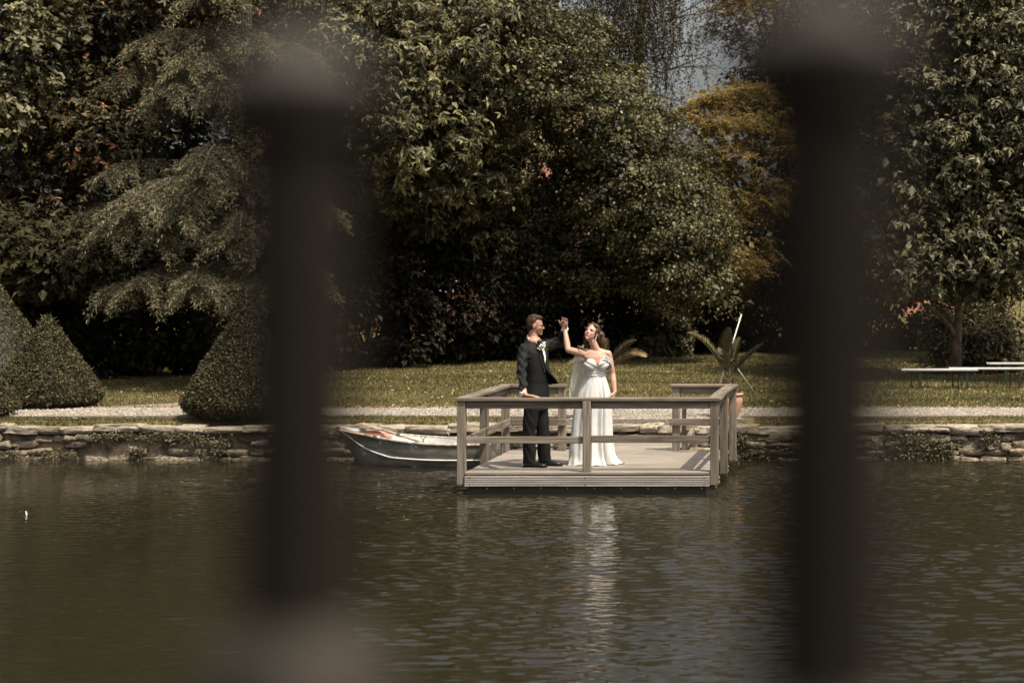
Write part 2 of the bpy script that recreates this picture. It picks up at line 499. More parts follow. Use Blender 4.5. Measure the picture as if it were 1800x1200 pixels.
def pebbles(name, n, xr, yr, inside):
    x = rng.uniform(*xr, n); y = rng.uniform(*yr, n)
    k = inside(x, y); x, y = x[k], y[k]; n = len(x)
    r = rng.uniform(0.008, 0.021, n)
    oct_ = np.array([[1, 0, 0], [0, 1, 0], [-1, 0, 0], [0, -1, 0], [0, 0, .8]], float)
    a = rng.uniform(0, 6.28, n)
    v = oct_[None] * r[:, None, None] * rng.uniform(.7, 1.3, (n, 5, 1))
    ca, sa = np.cos(a)[:, None], np.sin(a)[:, None]
    v = np.stack([v[..., 0] * ca - v[..., 1] * sa, v[..., 0] * sa + v[..., 1] * ca, v[..., 2]], 2)
    v += np.stack([x, y, np.full(n, GZ + 0.030)], 1)[:, None]
    f = (np.arange(n)[:, None, None] * 5 + np.array([[[0, 1, 4], [1, 2, 4], [2, 3, 4], [3, 0, 4]]])).reshape(-1, 3)
    me = fast_mesh(name, v.reshape(-1, 3), f)
    at_ = me.attributes.new('rnd', 'FLOAT', 'FACE'); at_.data.foreach_set('value', np.repeat(rng.random(n), 4).astype(np.float32))
    o = place_mesh(name, me, pebble_mat); o['kind'] = 'stuff'
    return tag(o, 'loose pale gravel covering the path behind the bank wall', 'gravel')

def in_path(x, y):
    a = (y > 28.0 + 0.05 * np.sin(x * 1.7)) & (y < 29.6 + 0.06 * np.sin(x * 1.1 + 1))
    b = (y > 27.38) & (y < 28.1) & (x > -4.45) & (x < -2.1)
    return a | b
pebbles('gravel', 21000, (-13.5, 3), (27.3, 29.8), in_path)

# grass blades, denser near the water
def grass(name, n, xr, yr, keep, h):
    x = rng.uniform(*xr, n); y = yr[0] + (yr[1] - yr[0]) * rng.random(n) ** 1.5
    k = keep(x, y); x, y = x[k], y[k]; n = len(x)
    z = lawn_z(x, y) - 0.005
    a = rng.uniform(0, 6.28, n); hh = h * rng.uniform(.5, 1.25, n); w = rng.uniform(.006, .012, n) * (1 + (y - 27) * 0.04)
    bx, by = np.cos(a) * w, np.sin(a) * w
    le = rng.normal(0, .5, (n, 2)) * hh[:, None]
    v = np.empty((n, 3, 3))
    v[:, 0] = np.stack([x - bx, y - by, z], 1); v[:, 1] = np.stack([x + bx, y + by, z], 1)
    v[:, 2] = np.stack([x + le[:, 0], y + le[:, 1], z + hh], 1)
    me = fast_mesh(name, v.reshape(-1, 3), np.arange(n * 3).reshape(-1, 3))
    patch = 0.56 + 0.18 * np.sin(x * .31 + 1.2) * np.sin(y * .55) + 0.26 * np.sin(x * 0.9 + np.sin(y * 1.7)) * np.sin(y * 2.3 + 0.8 * x)
    at_ = me.attributes.new('rnd', 'FLOAT', 'FACE'); at_.data.foreach_set('value', np.clip(patch + rng.normal(0, .22, n), 0, 1).astype(np.float32))
    o = place_mesh(name, me, grass_mat); o['kind'] = 'stuff'
    return tag(o, 'short mown sunlit grass of the lawn', 'grass')

def on_lawn(x, y):
    return (~in_path(x, y)) & ((y > 29.66) | ((y > 27.36) & (y < 27.98) & ~((x > -4.6) & (x < -1.9)))) & (x > -0.46 * y - 1) & (x < 0.08 * y + .6)
grass('grass', 250000, (-22, 5), (27.36, 47), on_lawn, 0.045)

def litter(n):
    y = 27.5 + 19 * rng.random(n) ** 0.9; x = rng.uniform(-1, 1, n)
    x = -0.46 * y + (0.54 * y) * (x * .5 + .5)
    k = on_lawn(x, y); x, y = x[k], y[k]
    k = (0.5 + 0.5 * np.sin(x * 1.1 + 2) * np.sin(y * .9 + x * .3)) > rng.random(len(x)) * 0.85
    x, y = x[k], y[k]; n = len(x)
    pos = np.stack([x, y, lawn_z(x, y) + 0.03], 1)
    nr = np.array([[0, 0, 1.]]) + rng.normal(0, .35, (n, 3)); d = rng.normal(0, 1, (n, 3)); d[:, 2] *= .2
    o = scatter_leaflike('fallen_leaves', pos, nr, d, rng.uniform(.03, .085, n), rng.uniform(.02, .05, n), litter_mat, 'stuff', fold=.1)
    tag(o, 'pale yellow fallen leaves and daisies scattered over the lawn', 'leaves')
litter(3600)
# brown leaf edge along the lawn border of the path
n = 2600
x = rng.uniform(-13.5, 3.2, n)
pos = np.stack([x, 29.68 + rng.normal(0, .05, n), np.full(n, GZ + 0.03)], 1)
tag(scatter_leaflike('leaf_edge', pos, np.array([[0, -.3, 1.]]) + rng.normal(0, .4, (n, 3)), rng.normal(0, 1, (n, 3)), rng.uniform(.03, .06, n), rng.uniform(.02, .035, n),
    leaf_mat('brown_litter', (0.08, 0.045, 0.018), (0.32, 0.20, 0.09), trans=.1), 'stuff'), 'brown leaf litter along the lawn edge of the gravel path', 'leaves')

# near terrace (under the camera) and its parapet
terr = [(-9, 1.33), (-0.44, 1.33), (1.3, 0.17), (4.5, -1.95), (4.5, -9), (-9, -9)]
bm = bmesh.new()
lo = [bm.verts.new((x, y, -0.8)) for x, y in terr]; hi = [bm.verts.new((x, y, 1.03)) for x, y in terr]
bm.faces.new(hi[::-1] if False else hi); bm.faces.new(lo[::-1])
for k in range(len(terr)):
    j = (k + 1) % len(terr)
    bm.faces.new((lo[k], lo[j], hi[j], hi[k]))
bmesh.ops.recalc_face_normals(bm, faces=bm.faces[:])
o = bm_obj('terrace', bm, soil_mat); o['kind'] = 'structure'

FD = Vector((0.33, -0.22, 0)).normalized(); FN = Vector((-FD.y, FD.x, 0))
FL, FR = Vector((-0.1806, 0.605, 0)), Vector((-0.0160, 0.494, 0))
pz = CZ - 0.161

def oriented_box(bm, c, half, ax, ay, az=Vector((0, 0, 1)), bevel=0.0):
    r = bmesh.ops.create_cube(bm, size=2)
    for v in r['verts']:
        v.co = Vector(c) + ax * v.co.x * half[0] + ay * v.co.y * half[1] + az * v.co.z * half[2]
    if bevel:
        bmesh.ops.bevel(bm, geom=list({e for v in r['verts'] for e in v.link_edges}), offset=bevel, segments=2, affect='EDGES', profile=0.5)

par = empty('stone_parapet', (FL.x, FL.y, 1.03), 'blurred grey stone parapet below the dark iron posts beside the viewer', 'parapet')
bm = bmesh.new()
oriented_box(bm, FL + FD * 0.72 + Vector((0, 0, (1.03 + pz - 0.03) / 2)), (0.71, 0.03, (pz - 0.03 - 1.03) / 2), FD, FN)
bm_obj('wall_body', bm, mortar, par)
bm = bmesh.new()
oriented_box(bm, FL + FD * 0.72 + Vector((0, 0, pz - 0.0155)), (0.735, 0.021, 0.0145), FD, FN, bevel=0.005)
bm_obj('coping', bm, noise_mat('coping_stone', [(0.07, 0.06, 0.046), (0.115, 0.10, 0.08)], scale=8, rough=0.9, bump=.4), par)
fence = empty('iron_railing', (FL.x, FL.y, pz), 'dark out of focus iron railing posts with capped tops, close to the viewer', 'railing')
lit_foot_iron = noise_mat('lit_foot_iron', [(0.034, 0.029, 0.022), (0.050, 0.043, 0.034)], scale=9, rough=0.7, spec=.15)  # paler than the posts: light on the feet put into the colour
lit_top_iron = noise_mat('lit_top_iron', [(0.036, 0.031, 0.023), (0.054, 0.046, 0.036)], scale=9, rough=0.6)  # same iron made paler: sky light on the tops painted in
for q in (FL, FR):
    bm = bmesh.new()
    oriented_box(bm, q + Vector((0, 0, CZ - 0.0335)), (0.0134, 0.0134, 0.0750), FD, FN, bevel=0.002)
    post = bm_obj('post', bm, iron, fence)
    bm = bmesh.new()
    oriented_box(bm, q + Vector((0, 0, CZ + 0.0498)), (0.0192, 0.0192, 0.0085), FD, FN, bevel=0.003)
    bm_obj('collar', bm, iron, post)
    bm = bmesh.new()
    sg = ((-1, -1), (1, -1), (1, 1), (-1, 1))
    b = [bm.verts.new(q + FD * (sx * .0170) + FN * (sy * .0170) + Vector((0, 0, CZ + 0.0581))) for sx, sy in sg]
    mm = [bm.verts.new(q + FD * (sx * .0072) + FN * (sy * .0072) + Vector((0, 0, CZ + 0.0672))) for sx, sy in sg]
    tp = bm.verts.new(q + Vector((0, 0, CZ + 0.0756)))
    for k in range(4):
        bm.faces.new((b[k], b[(k + 1) % 4], mm[(k + 1) % 4], mm[k])); bm.faces.new((mm[k], mm[(k + 1) % 4], tp))
    bm.faces.new(b[::-1])
    bm_obj('cap', bm, lit_top_iron, post)
    bm = bmesh.new()      # flared foot of the post
    lo_ = [bm.verts.new(q + FD * (sx * .0205) + FN * (sy * .0205) + Vector((0, 0, CZ - 0.150))) for sx, sy in sg]
    md_ = [bm.verts.new(q + FD * (sx * .0205) + FN * (sy * .0205) + Vector((0, 0, CZ - 0.1215))) for sx, sy in sg]
    hi_ = [bm.verts.new(q + FD * (sx * .0136) + FN * (sy * .0136) + Vector((0, 0, CZ - 0.1086))) for sx, sy in sg]
    for k in range(4):
        bm.faces.new((lo_[k], lo_[(k + 1) % 4], md_[(k + 1) % 4], md_[k])); bm.faces.new((md_[k], md_[(k + 1) % 4], hi_[(k + 1) % 4], hi_[k]))
    bm.faces.new(lo_[::-1]); bm.faces.new(hi_)
    bm_obj('foot', bm, lit_foot_iron, post)
bm = bmesh.new()
oriented_box(bm, FL + FD * 0.70 + Vector((0, 0, CZ - 0.155)), (0.712, 0.009, 0.0042), FD, FN, bevel=0.0015)
bm_obj('bottom_rail', bm, lit_top_iron, fence)

# ------------------------------------------------------------------ trees and shrubs
def blob_px(px, py, Y, rx, ry, rd):
    c = at(px, py, Y)
    return (np.array(c), np.array([rx * Y / F, rd, ry * Y / F]))

def sample_clumps(blobs, n, shell=(0.72, 1.03), back_keep=0.35, zmin=0.6):
    w = np.array([(b[1][0] * b[1][2] + b[1][0] * b[1][1] + b[1][1] * b[1][2]) for b in blobs]); w /= w.sum()
    out_p, out_u = [], []
    need = n
    for _ in range(12):
        k = rng.choice(len(blobs), size=need * 2, p=w)
        u = unit(rng.normal(0, 1, (need * 2, 3)))
        cs = np.array([b[0] for b in blobs])[k]; rs = np.array([b[1] for b in blobs])[k]
        f = rng.uniform(*shell, need * 2)[:, None]
        pnt = cs + u * rs * f
        ok = (pnt[:, 2] > zmin) & ((u[:, 1] < 0.35) | (rng.random(len(u)) < back_keep))
        for j, b in enumerate(blobs):
            q = np.linalg.norm((pnt - b[0]) / b[1], axis=1)
            ok &= (q > 0.66) | (k == j)
        out_p.append(pnt[ok]); out_u.append(u[ok])
        if sum(len(q) for q in out_p) >= n: break
    return np.concatenate(out_p)[:n], np.concatenate(out_u)[:n]

def clump_points(cp, cu, per, rad, flat=0.6):
    """leaf bases round clump centres"""
    n = len(cp)
    rads = rad * rng.uniform(.55, 1.35, n)
    idx = np.repeat(np.arange(n), per)
    g = rng.normal(0, .5, (len(idx), 3)); g[:, 2] *= flat
    pos = cp[idx] + g * rads[idx][:, None]
    outw = unit(g + cu[idx] * .5)
    return pos, outw, idx

def leaves_simple(pos, outw, ln, wd, up=0.9, jit=0.55, droop=0.35, tint=None):
    n = len(pos)
    nr = np.array([[0, 0, up]]) + outw * .55 + rng.normal(0, jit, (n, 3))
    d = outw + rng.normal(0, .5, (n, 3)); d[:, 2] -= droop
    s = rng.uniform(.7, 1.25, n)
    return leaf_arrays(pos, nr, d, ln * s, wd * s, .18, tint)

def leaves_whorl(pos, outw, ln, wd, k=6, droop=0.45, tilt=0.7, tint=None, spread=1.0):
    n = len(pos)
    ax = unit(np.array([[0, 0, .8]]) + outw * tilt + rng.normal(0, .3, (n, 3)))
    a = unit(np.cross(ax, rng.normal(0, 1, (n, 3)))); b = np.cross(ax, a)
    vs = []
    ph = rng.uniform(0, 6.28, n)
    P, NN, D, S, T = [], [], [], [], []
    t0 = rng.random(n) if tint is None else tint
    for j in range(k):
        t = ph + (j + .0) * 2 * math.pi * spread / k + rng.normal(0, .12, n)
        rd = a * np.cos(t)[:, None] + b * np.sin(t)[:, None]
        D.append(rd - ax * droop + rng.normal(0, .1, (n, 3))); NN.append(ax + rd * droop * .8 + rng.normal(0, .32, (n, 3))); P.append(pos)
        S.append(rng.uniform(.5, 1.2, n) * (rng.random(n) > .16)); T.append(np.clip(t0 + rng.normal(0, .08, n), 0, 1))
    S = np.concatenate(S)
    return leaf_arrays(np.concatenate(P), np.concatenate(NN), np.concatenate(D), ln * S, wd * S, .16, np.concatenate(T))

def leaves_pinnate(pos, outw, rl=0.34, ln=0.075, wd=0.03, k=7, tint=None):
    n = len(pos)
    h = unit(outw * np.array([[1, 1, .3]]) + rng.normal(0, .45, (n, 3)))
    side = unit(np.cross(h, np.array([[0, 0, 1.]]) + rng.normal(0, .2, (n, 3))))
    P, NN, D, T = [], [], [], []
    t0 = rng.random(n) if tint is None else tint
    for j in range(k):
        t = (j + .6) / k
        q = pos + h * rl * t - np.array([[0, 0, 1.]]) * (rl * .55 * t * t)
        for s in (-1, 1):
            P.append(q); D.append(side * s + h * .55 + rng.normal(0, .12, (n, 3)) - np.array([[0, 0, .25]])); NN.append(np.array([[0, 0, 1.]]) + rng.normal(0, .3, (n, 3)))
            T.append(np.clip(t0 + rng.normal(0, .1, n), 0, 1))
    P = np.concatenate(P)
    return leaf_arrays(P, np.concatenate(NN), np.concatenate(D), ln * rng.uniform(.8, 1.2, len(P)), wd, .1, np.concatenate(T))

def limbs_bm(base, top, r0, targets, bm=None, n=9, sway=0.25):
    """tapered trunk from base to top with limbs that leave it and bend out to the targets"""
    bm = bm or bmesh.new()
    base, top = Vector(base), Vector(top)
    k = 9
    pts, rad = [], []
    ph = random.uniform(0, 6)
    for i in range(k):
        t = i / (k - 1)
        q = base.lerp(top, t) + Vector((math.sin(ph + t * 4) * sway * t, math.cos(ph * 1.3 + t * 3) * sway * t * .6, 0))
        pts.append(q); rad.append(r0 * (1.35 if i == 0 else 1.0) * (1 - .78 * t))
    tube_bm(bm, pts, rad, n)
    for g in targets:
        g = Vector(g)
        t = min(.92, max(.22, (g.z - base.z) / max(.1, (top.z - base.z)) * .72))
        i = t * (k - 1); i0 = int(i); q = pts[i0].lerp(pts[min(i0 + 1, k - 1)], i - i0)
        rr = r0 * (1 - .78 * t) * .5
        mid = q.lerp(g, .5) + Vector((random.uniform(-.15, .15), random.uniform(-.15, .15), (g - q).length * .12))
        bp_ = bez(q, mid, g, 7)
        tube_bm(bm, bp_, [rr * (1 - .85 * s / 6) + .006 for s in range(7)], 6)
        for _ in range(2):
            s = random.randint(2, 5)
            g2 = bp_[s] + Vector((random.uniform(-.6, .6), random.uniform(-.6, .3), random.uniform(-.1, .6)))
            tube_bm(bm, bez(bp_[s], bp_[s].lerp(g2, .5) + Vector((0, 0, .1)), g2, 4), [rr * .35, rr * .28, rr * .18, .005], 5)
    return bm

def broad_tree(name, label, base, top, r0, blobs, spec, mat, group=None, trunk_mat=None, n_limbs=14, inner=0.35):
    """spec: list of dicts {kind, n (clumps), per, rad, ...}"""
    root = empty(name, base, label, 'tree', group)
    parts = []
    tg = []
    for s in spec:
        cp, cu = sample_clumps(s.get('blobs', blobs), s['n'], s.get('shell', (.72, 1.03)), s.get('back', .35), s.get('zmin', .6))
        tg.append(cp)
        pos, ow, idx = clump_points(cp, cu, s['per'], s['rad'], s.get('flat', .6))
        tcl = np.clip(rng.normal(.5, .2, len(cp))[idx] + rng.normal(0, .18, len(idx)), 0, 1)
        if s['kind'] == 'simple': parts.append(leaves_simple(pos, ow, s['ln'], s['wd'], s.get('up', .9), s.get('jit', .55), s.get('droop', .35), tcl))
        elif s['kind'] == 'whorl': parts.append(leaves_whorl(pos, ow, s['ln'], s['wd'], s.get('k', 6), s.get('droop', .45), s.get('tilt', .7), tcl))
        elif s['kind'] == 'pinnate': parts.append(leaves_pinnate(pos, ow, s.get('rl', .34), s['ln'], s['wd'], s.get('k', 6), tcl))
    if inner:      # darker leaves added deep inside the crown to block the light
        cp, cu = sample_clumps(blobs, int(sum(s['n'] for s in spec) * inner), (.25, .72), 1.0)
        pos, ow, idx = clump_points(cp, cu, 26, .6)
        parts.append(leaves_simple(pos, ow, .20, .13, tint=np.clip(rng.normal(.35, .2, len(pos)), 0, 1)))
    build_leaves('crown', parts, mat, root)
    tg = np.concatenate(tg)
    pick = tg[rng.choice(len(tg), size=min(n_limbs, len(tg)), replace=False)]
    bm_obj('trunk', limbs_bm(base, top, r0, pick), trunk_mat or bark, root, smooth=True)
    return root

lime_mat = leaf_mat('small_round_leaves', (0.014, 0.014, 0.004), (0.241, 0.218, 0.098), mid=.26, rough=.45, spec=.26, trans=.16)
chest_mat = leaf_mat('chestnut_leaves', (0.013, 0.012, 0.004), (0.240, 0.217, 0.096), mid=.26, rough=.45, spec=.26, trans=.16)
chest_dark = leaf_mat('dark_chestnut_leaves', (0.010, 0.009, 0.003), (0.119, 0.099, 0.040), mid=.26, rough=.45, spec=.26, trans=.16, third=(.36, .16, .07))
plane_mat = leaf_mat('plane_leaves', (0.028, 0.026, 0.009), (0.237, 0.215, 0.107), mid=.26, rough=.45, spec=.26, trans=.16)
gold_mat = leaf_mat('golden_leaves', (0.16, 0.115, 0.034), (0.52, 0.385, 0.140), mid=0.36, rough=.5, spec=.2, trans=.35)
weep_mat = leaf_mat('weeping_leaves', (0.018, 0.015, 0.006), (0.075, 0.062, 0.026), rough=.5, spec=.25, trans=.2)
magn_mat = leaf_mat('broad_leaves', (0.013, 0.013, 0.005), (0.227, 0.207, 0.104), mid=.26, rough=.45, spec=.26, trans=.16)
conif_mat = leaf_mat('conifer_needles', (0.016, 0.014, 0.006), (0.315, 0.280, 0.163), mid=.26, rough=.55, spec=.18, trans=.16)
dark_mat = leaf_mat('dark_evergreen_shade_leaves', (0.007, 0.0065, 0.0025), (0.019, 0.017, 0.0075), rough=.6, spec=.15, trans=.05)  # understorey shade put into the shrubs' leaf colour; also the cedar's dark foliage
bgleaf_mat = leaf_mat('background_leaves', (0.012, 0.011, 0.004), (0.055, 0.048, 0.020), rough=.55, spec=.2, trans=.15)
shrub_mat = leaf_mat('shrub_leaves', (0.032, 0.030, 0.011), (0.181, 0.159, 0.070), mid=.26, rough=.45, spec=.26, trans=.16)

# the central small-leaved tree, right half of the middle mass
lime_blobs = [blob_px(1000, 330, 46.8, 190, 190, 2.2), blob_px(930, 130, 43.6, 130, 150, 2.6), blob_px(1130, 330, 44.5, 120, 130, 2.2), blob_px(1190, 420, 44, 95, 110, 1.8),
              blob_px(1000, 470, 46.0, 200, 70, 1.9), blob_px(850, 60, 43.4, 120, 140, 2.4), blob_px(1210, 500, 44.5, 90, 50, 1.6), blob_px(880, -130, 47.5, 130, 150, 2.6), blob_px(1060, 210, 44.8, 110, 100, 2.2), blob_px(1010, 110, 47.2, 90, 80, 1.6)]
broad_tree('lime_tree', 'large dense round tree with small green leaves behind the wedding couple', at(1010, 640, 47.5), at(960, -60, 47.5), .24, lime_blobs,
           [dict(kind='simple', n=760, per=145, rad=.38, ln=.078, wd=.062), dict(kind='simple', n=330, per=95, rad=.25, ln=.075, wd=.06, shell=(.95, 1.14))], lime_mat)
# the horse chestnut, left half of the middle mass
chest_blobs = [blob_px(720, 180, 40.9, 140, 190, 2.2), blob_px(800, 90, 41.4, 130, 110, 2.1), blob_px(660, 380, 43.6, 100, 120, 1.7), blob_px(780, 300, 43.2, 130, 110, 1.8), blob_px(620, 60, 41.4, 90, 120, 2.0),
               blob_px(700, -160, 45, 190, 170, 2.6), blob_px(840, 400, 44.4, 80, 70, 1.4), blob_px(590, 250, 41.0, 60, 130, 1.6)]
broad_tree('chestnut_tree', 'chestnut tree with large fanned leaves and pale flower spikes beside the round tree', at(690, 650, 44), at(700, -150, 44.5), .26, chest_blobs,
           [dict(kind='whorl', n=720, per=20, rad=.50, ln=.165, wd=.060, k=6, droop=.5, tilt=.9), dict(kind='whorl', n=150, per=12, rad=.40, ln=.18, wd=.065, k=6, shell=(.98, 1.12)),
            dict(kind='simple', n=230, per=40, rad=.45, ln=.15, wd=.09, shell=(.6, .9))], chest_mat)
# flower spikes
fl = []
cp, cu = sample_clumps(chest_blobs[:5], 46, (1.0, 1.1), 0.0)
pos, ow, idx = clump_points(cp, cu, 34, .02)
pos[:, 2] += rng.uniform(-.12, .22, len(pos)); pos[:, :2] += rng.normal(0, .035, (len(pos), 2))
o = build_leaves('flower_spikes', [leaves_simple(pos, unit(rng.normal(0, 1, (len(pos), 3))), .05, .035)], leaf_mat('flower_spike', (.20, .13, .045), (.40, .28, .11), trans=.15), bpy.data.objects['chestnut_tree'])
o['kind'] = 'stuff'

# left side: pale broad-leaved tree at the edge, reddish chestnut behind, conifer in front
plane_blobs = [blob_px(20, 90, 37.5, 80, 110, 1.5), blob_px(-50, 10, 38, 110, 130, 1.8), blob_px(60, 20, 38, 60, 50, 1.3), blob_px(0, 200, 37.2, 50, 60, 1.0), blob_px(-130, 150, 37.5, 100, 150, 1.6), blob_px(-60, -200, 39, 180, 170, 2.6)]
broad_tree('plane_tree', 'tree with pale lobed leaves catching the sun above the clipped cones', at(-90, 690, 38.5), at(-70, -150, 38.5), .22, plane_blobs,
           [dict(kind='whorl', n=330, per=14, rad=.36, ln=.13, wd=.085, k=4, droop=.25, tilt=.8)], plane_mat)
red_blobs = [blob_px(190, 90, 40, 130, 110, 1.8), blob_px(240, -30, 40.5, 190, 110, 2.2), blob_px(110, 230, 39.5, 120, 90, 1.6), blob_px(380, -10, 41, 120, 70, 1.8), blob_px(60, 380, 39, 110, 90, 1.4), blob_px(180, 240, 39.2, 90, 70, 1.3),
             blob_px(200, -260, 41.5, 260, 190, 3.0), blob_px(470, 0, 42.5, 80, 90, 1.6)]
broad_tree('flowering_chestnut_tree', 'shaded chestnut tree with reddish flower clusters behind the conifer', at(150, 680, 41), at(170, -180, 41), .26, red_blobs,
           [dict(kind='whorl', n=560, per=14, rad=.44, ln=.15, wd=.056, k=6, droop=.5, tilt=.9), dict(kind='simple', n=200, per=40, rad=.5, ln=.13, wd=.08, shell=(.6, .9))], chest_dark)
laurel_blobs = [blob_px(60, 450, 36.2, 130, 60, .9), blob_px(10, 410, 36.5, 70, 50, .8), blob_px(130, 470, 36, 60, 45, .7)]
broad_tree('laurel_tree', 'dark low tree with glossy leaf whorls hanging above the clipped cones', at(30, 690, 37.2), at(40, 430, 36.8), .09, laurel_blobs,
           [dict(kind='whorl', n=210, per=10, rad=.32, ln=.15, wd=.05, k=7, droop=.3, tilt=.8)], leaf_mat('laurel_leaves', (.016, .015, .006), (.062, .056, .026), rough=.6, spec=.1, trans=.1), n_limbs=10)

def conifer():
    base = at(430, 665, 38.5)
    root = empty('conifer_tree', base, 'tall conifer with layered drooping grey green sprays of needles', 'tree')
    bm = bmesh.new()
    top = at(430, -420, 38.5)
    tube_bm(bm, [base.lerp(top, i / 8) for i in range(9)], [.26 * (1 - .8 * i / 8) for i in range(9)], 10)
    # peak of each spray: (px, py, Y, half width px, droop px)
    peaks = [(365, 60, 36.6, 90, 70), (300, 40, 37, 70, 55), (250, 105, 36.6, 70, 50), (330, 118, 36.2, 90, 60), (395, 110, 36, 70, 80), (410, 160, 36.2, 60, 80), (300, 170, 37, 60, 40),
             (378, 228, 35.2, 120, 90), (440, 250, 35.6, 90, 80), (240, 270, 35.8, 75, 45), (285, 295, 35.2, 110, 75), (340, 310, 35.0, 90, 80), (200, 345, 35.6, 70, 40), (250, 350, 35.2, 100, 60),
             (310, 370, 35.2, 80, 60), (430, 345, 34.8, 80, 70), (400, 385, 34.7, 70, 50), (470, 370, 35, 90, 60), (570, 345, 36, 60, 40), (470, 110, 36.5, 80, 80), (480, 180, 36.3, 90, 80), (500, 270, 36, 90, 80),
             (290, 458, 34.8, 110, 45), (370, 452, 34.5, 100, 48), (420, 458, 34.6, 70, 48), (230, 486, 34.8, 65, 30), (440, 492, 34.3, 80, 32), (350, 478, 34.3, 70, 36), (500, 462, 34.8, 100, 45),
             (400, 20, 37, 90, 60), (450, 40, 37, 80, 60), (540, 440, 35.5, 80, 60), (520, 60, 37.4, 70, 70), (400, -70, 37.2, 130, 80), (480, -160, 37.5, 120, 80), (360, -180, 37.4, 120, 80)]
    P, NN, D, T, Ls = [], [], [], [], []
    for (px, py, Y, hw, dr) in peaks:
        pk = at(px, py, Y)
        sxm, szm = hw * Y / F, dr * Y / F
        st = Vector((base.x + (pk.x - base.x) * .05, base.y, pk.z - .25 - .1 * abs(pk.x - base.x)))
        horiz = (pk - st); horiz.z = 0; horiz.normalize()
        tip = pk + horiz * sxm * .75 + Vector((0, -.25, -szm * .95))
        main = bez(st, pk + Vector((0, 0, .22)), tip, 26)
        tube_bm(bm, main[::3] + [main[-1]], [.035 * (1 - .8 * i / 9) + .006 for i in range(len(main[::3]) + 1)], 5)
        tone = random.uniform(-.12, .18)
        lat = Vector((-horiz.y, horiz.x, 0))
        for i in range(5, 26):
            t = i / 25
            q = main[i]
            env = math.sin(min(1, (t - .12) * 1.25) * math.pi * .62) * (1.05 - .55 * t)
            for s in (-1, 1):
                for _ in range(2):
                    tl = sxm * env * random.uniform(.55, 1.15) + .06
                    dv = (lat * s * random.uniform(.6, 1.1) + horiz * random.uniform(.2, .9) + Vector((0, -.25, random.uniform(-.05, .25)))).normalized()
                    k = max(5, int(tl / .045))
                    tt = np.linspace(0.03, 1, k)
                    pts = np.array(q)[None] + np.array(dv)[None] * (tt * tl)[:, None]
                    pts[:, 2] -= (tt ** 1.6) * tl * random.uniform(.5, 1.2)
                    tang = np.gradient(pts, axis=0); tang = unit(tang)
                    for j in range(5):
                        sd = unit(np.cross(tang, np.array([[0, 0, 1.]]))) * (1 if j % 2 else -1)
                        d = tang * rng.uniform(.3, 1.0, (k, 1)) + sd * rng.uniform(.3, 1.0, (k, 1)) + rng.normal(0, .3, (k, 3)); d[:, 2] -= .35
                        P.append(pts + rng.normal(0, .012, (k, 3))); D.append(d); NN.append(np.array([[0, -.25, 1.]]) + rng.normal(0, .5, (k, 3)))
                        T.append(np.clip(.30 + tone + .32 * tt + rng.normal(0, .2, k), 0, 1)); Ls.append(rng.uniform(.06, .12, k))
    P = np.concatenate(P)
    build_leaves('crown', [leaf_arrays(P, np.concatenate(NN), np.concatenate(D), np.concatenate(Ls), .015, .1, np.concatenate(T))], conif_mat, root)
    bm_obj('trunk', bm, bark, root, smooth=True)
    return len(P)
conifer()

# weeping tree with hanging strands
def weeping():
    base = at(1130, 640, 50)
    root = empty('weeping_tree', base, 'weeping tree with long dark hanging strands of leaves against the sky', 'tree')
    bm = bmesh.new()
    top = at(1140, -260, 50)
    tube_bm(bm, [base.lerp(top, i / 8) + Vector((.2 * math.sin(i), 0, 0)) for i in range(9)], [.22 * (1 - .7 * i / 8) for i in range(9)], 9)
    P, D, T = [], [], []
    for k in range(760):
        px = random.gauss(1115, 68)
        if not 1000 < px < 1262 or (px > 1200 and random.random() < .35): continue
        py = random.uniform(-190, 70) + (abs(px - 1120) * .15)
        Y = random.uniform(47.2, 50.5)
        p0 = at(px, py, Y)
        ln = random.uniform(.8, 2.6) * (1.0 if px < 1200 else .8)
        n = int(ln / .035)
        t = np.linspace(0, 1, n)
        w1, w2 = random.uniform(-.15, .15), random.uniform(0, 6)
        pts = np.stack([p0.x + w1 * t + .05 * np.sin(t * 7 + w2), np.full(n, p0.y) + .05 * np.cos(t * 6 + w2), p0.z - ln * t], 1)
        P.append(pts + rng.normal(0, .026, (n, 3))); d = rng.normal(0, .6, (n, 3)); d[:, 2] -= .9; D.append(d)
        T.append(np.clip(random.random() * .6 + rng.random(n) * .4, 0, 1))
        if k % 7 == 0:
            tube_bm(bm, [pts[i] for i in range(0, n, max(1, n // 7))], .009, 4)
    P = np.concatenate(P); n = len(P)
    nr = rng.normal(0, 1, (n, 3)); nr[:, 1] -= .5
    build_leaves('crown', [leaf_arrays(P, nr, np.concatenate(D), rng.uniform(.05, .085, n), rng.uniform(.025, .042, n), .1, np.concatenate(T))], weep_mat, root)
    # bare twigs reaching right into the sky
    def twig(p_, d, ln, r_, depth):
        pts = [p_]
        n = 7
        for i in range(n):
            d = (d + Vector((random.gauss(0, .22), random.gauss(0, .15), random.gauss(-.03, .2)))).normalized()
            pts.append(pts[-1] + d * ln / n)
        tube_bm(bm, pts, [r_ * (1 - .75 * i / n) for i in range(n + 1)], 4)
        if depth:
            for _ in range(4):
                k = random.randint(2, n)
                twig(pts[k], (d + Vector((random.uniform(-.5, .8), random.uniform(-.3, .3), random.uniform(-.9, .7)))).normalized(), ln * random.uniform(.35, .6), r_ * .45, depth - 1)
    for k in range(11):
        twig(at(random.uniform(1140, 1195), random.uniform(-60, 170), 49.5), Vector((1, 0, random.uniform(-.1, .9))).normalized(), random.uniform(.9, 1.7), .022, 2)
    bm_obj('trunk', bm, bark, root, smooth=True)
weeping()

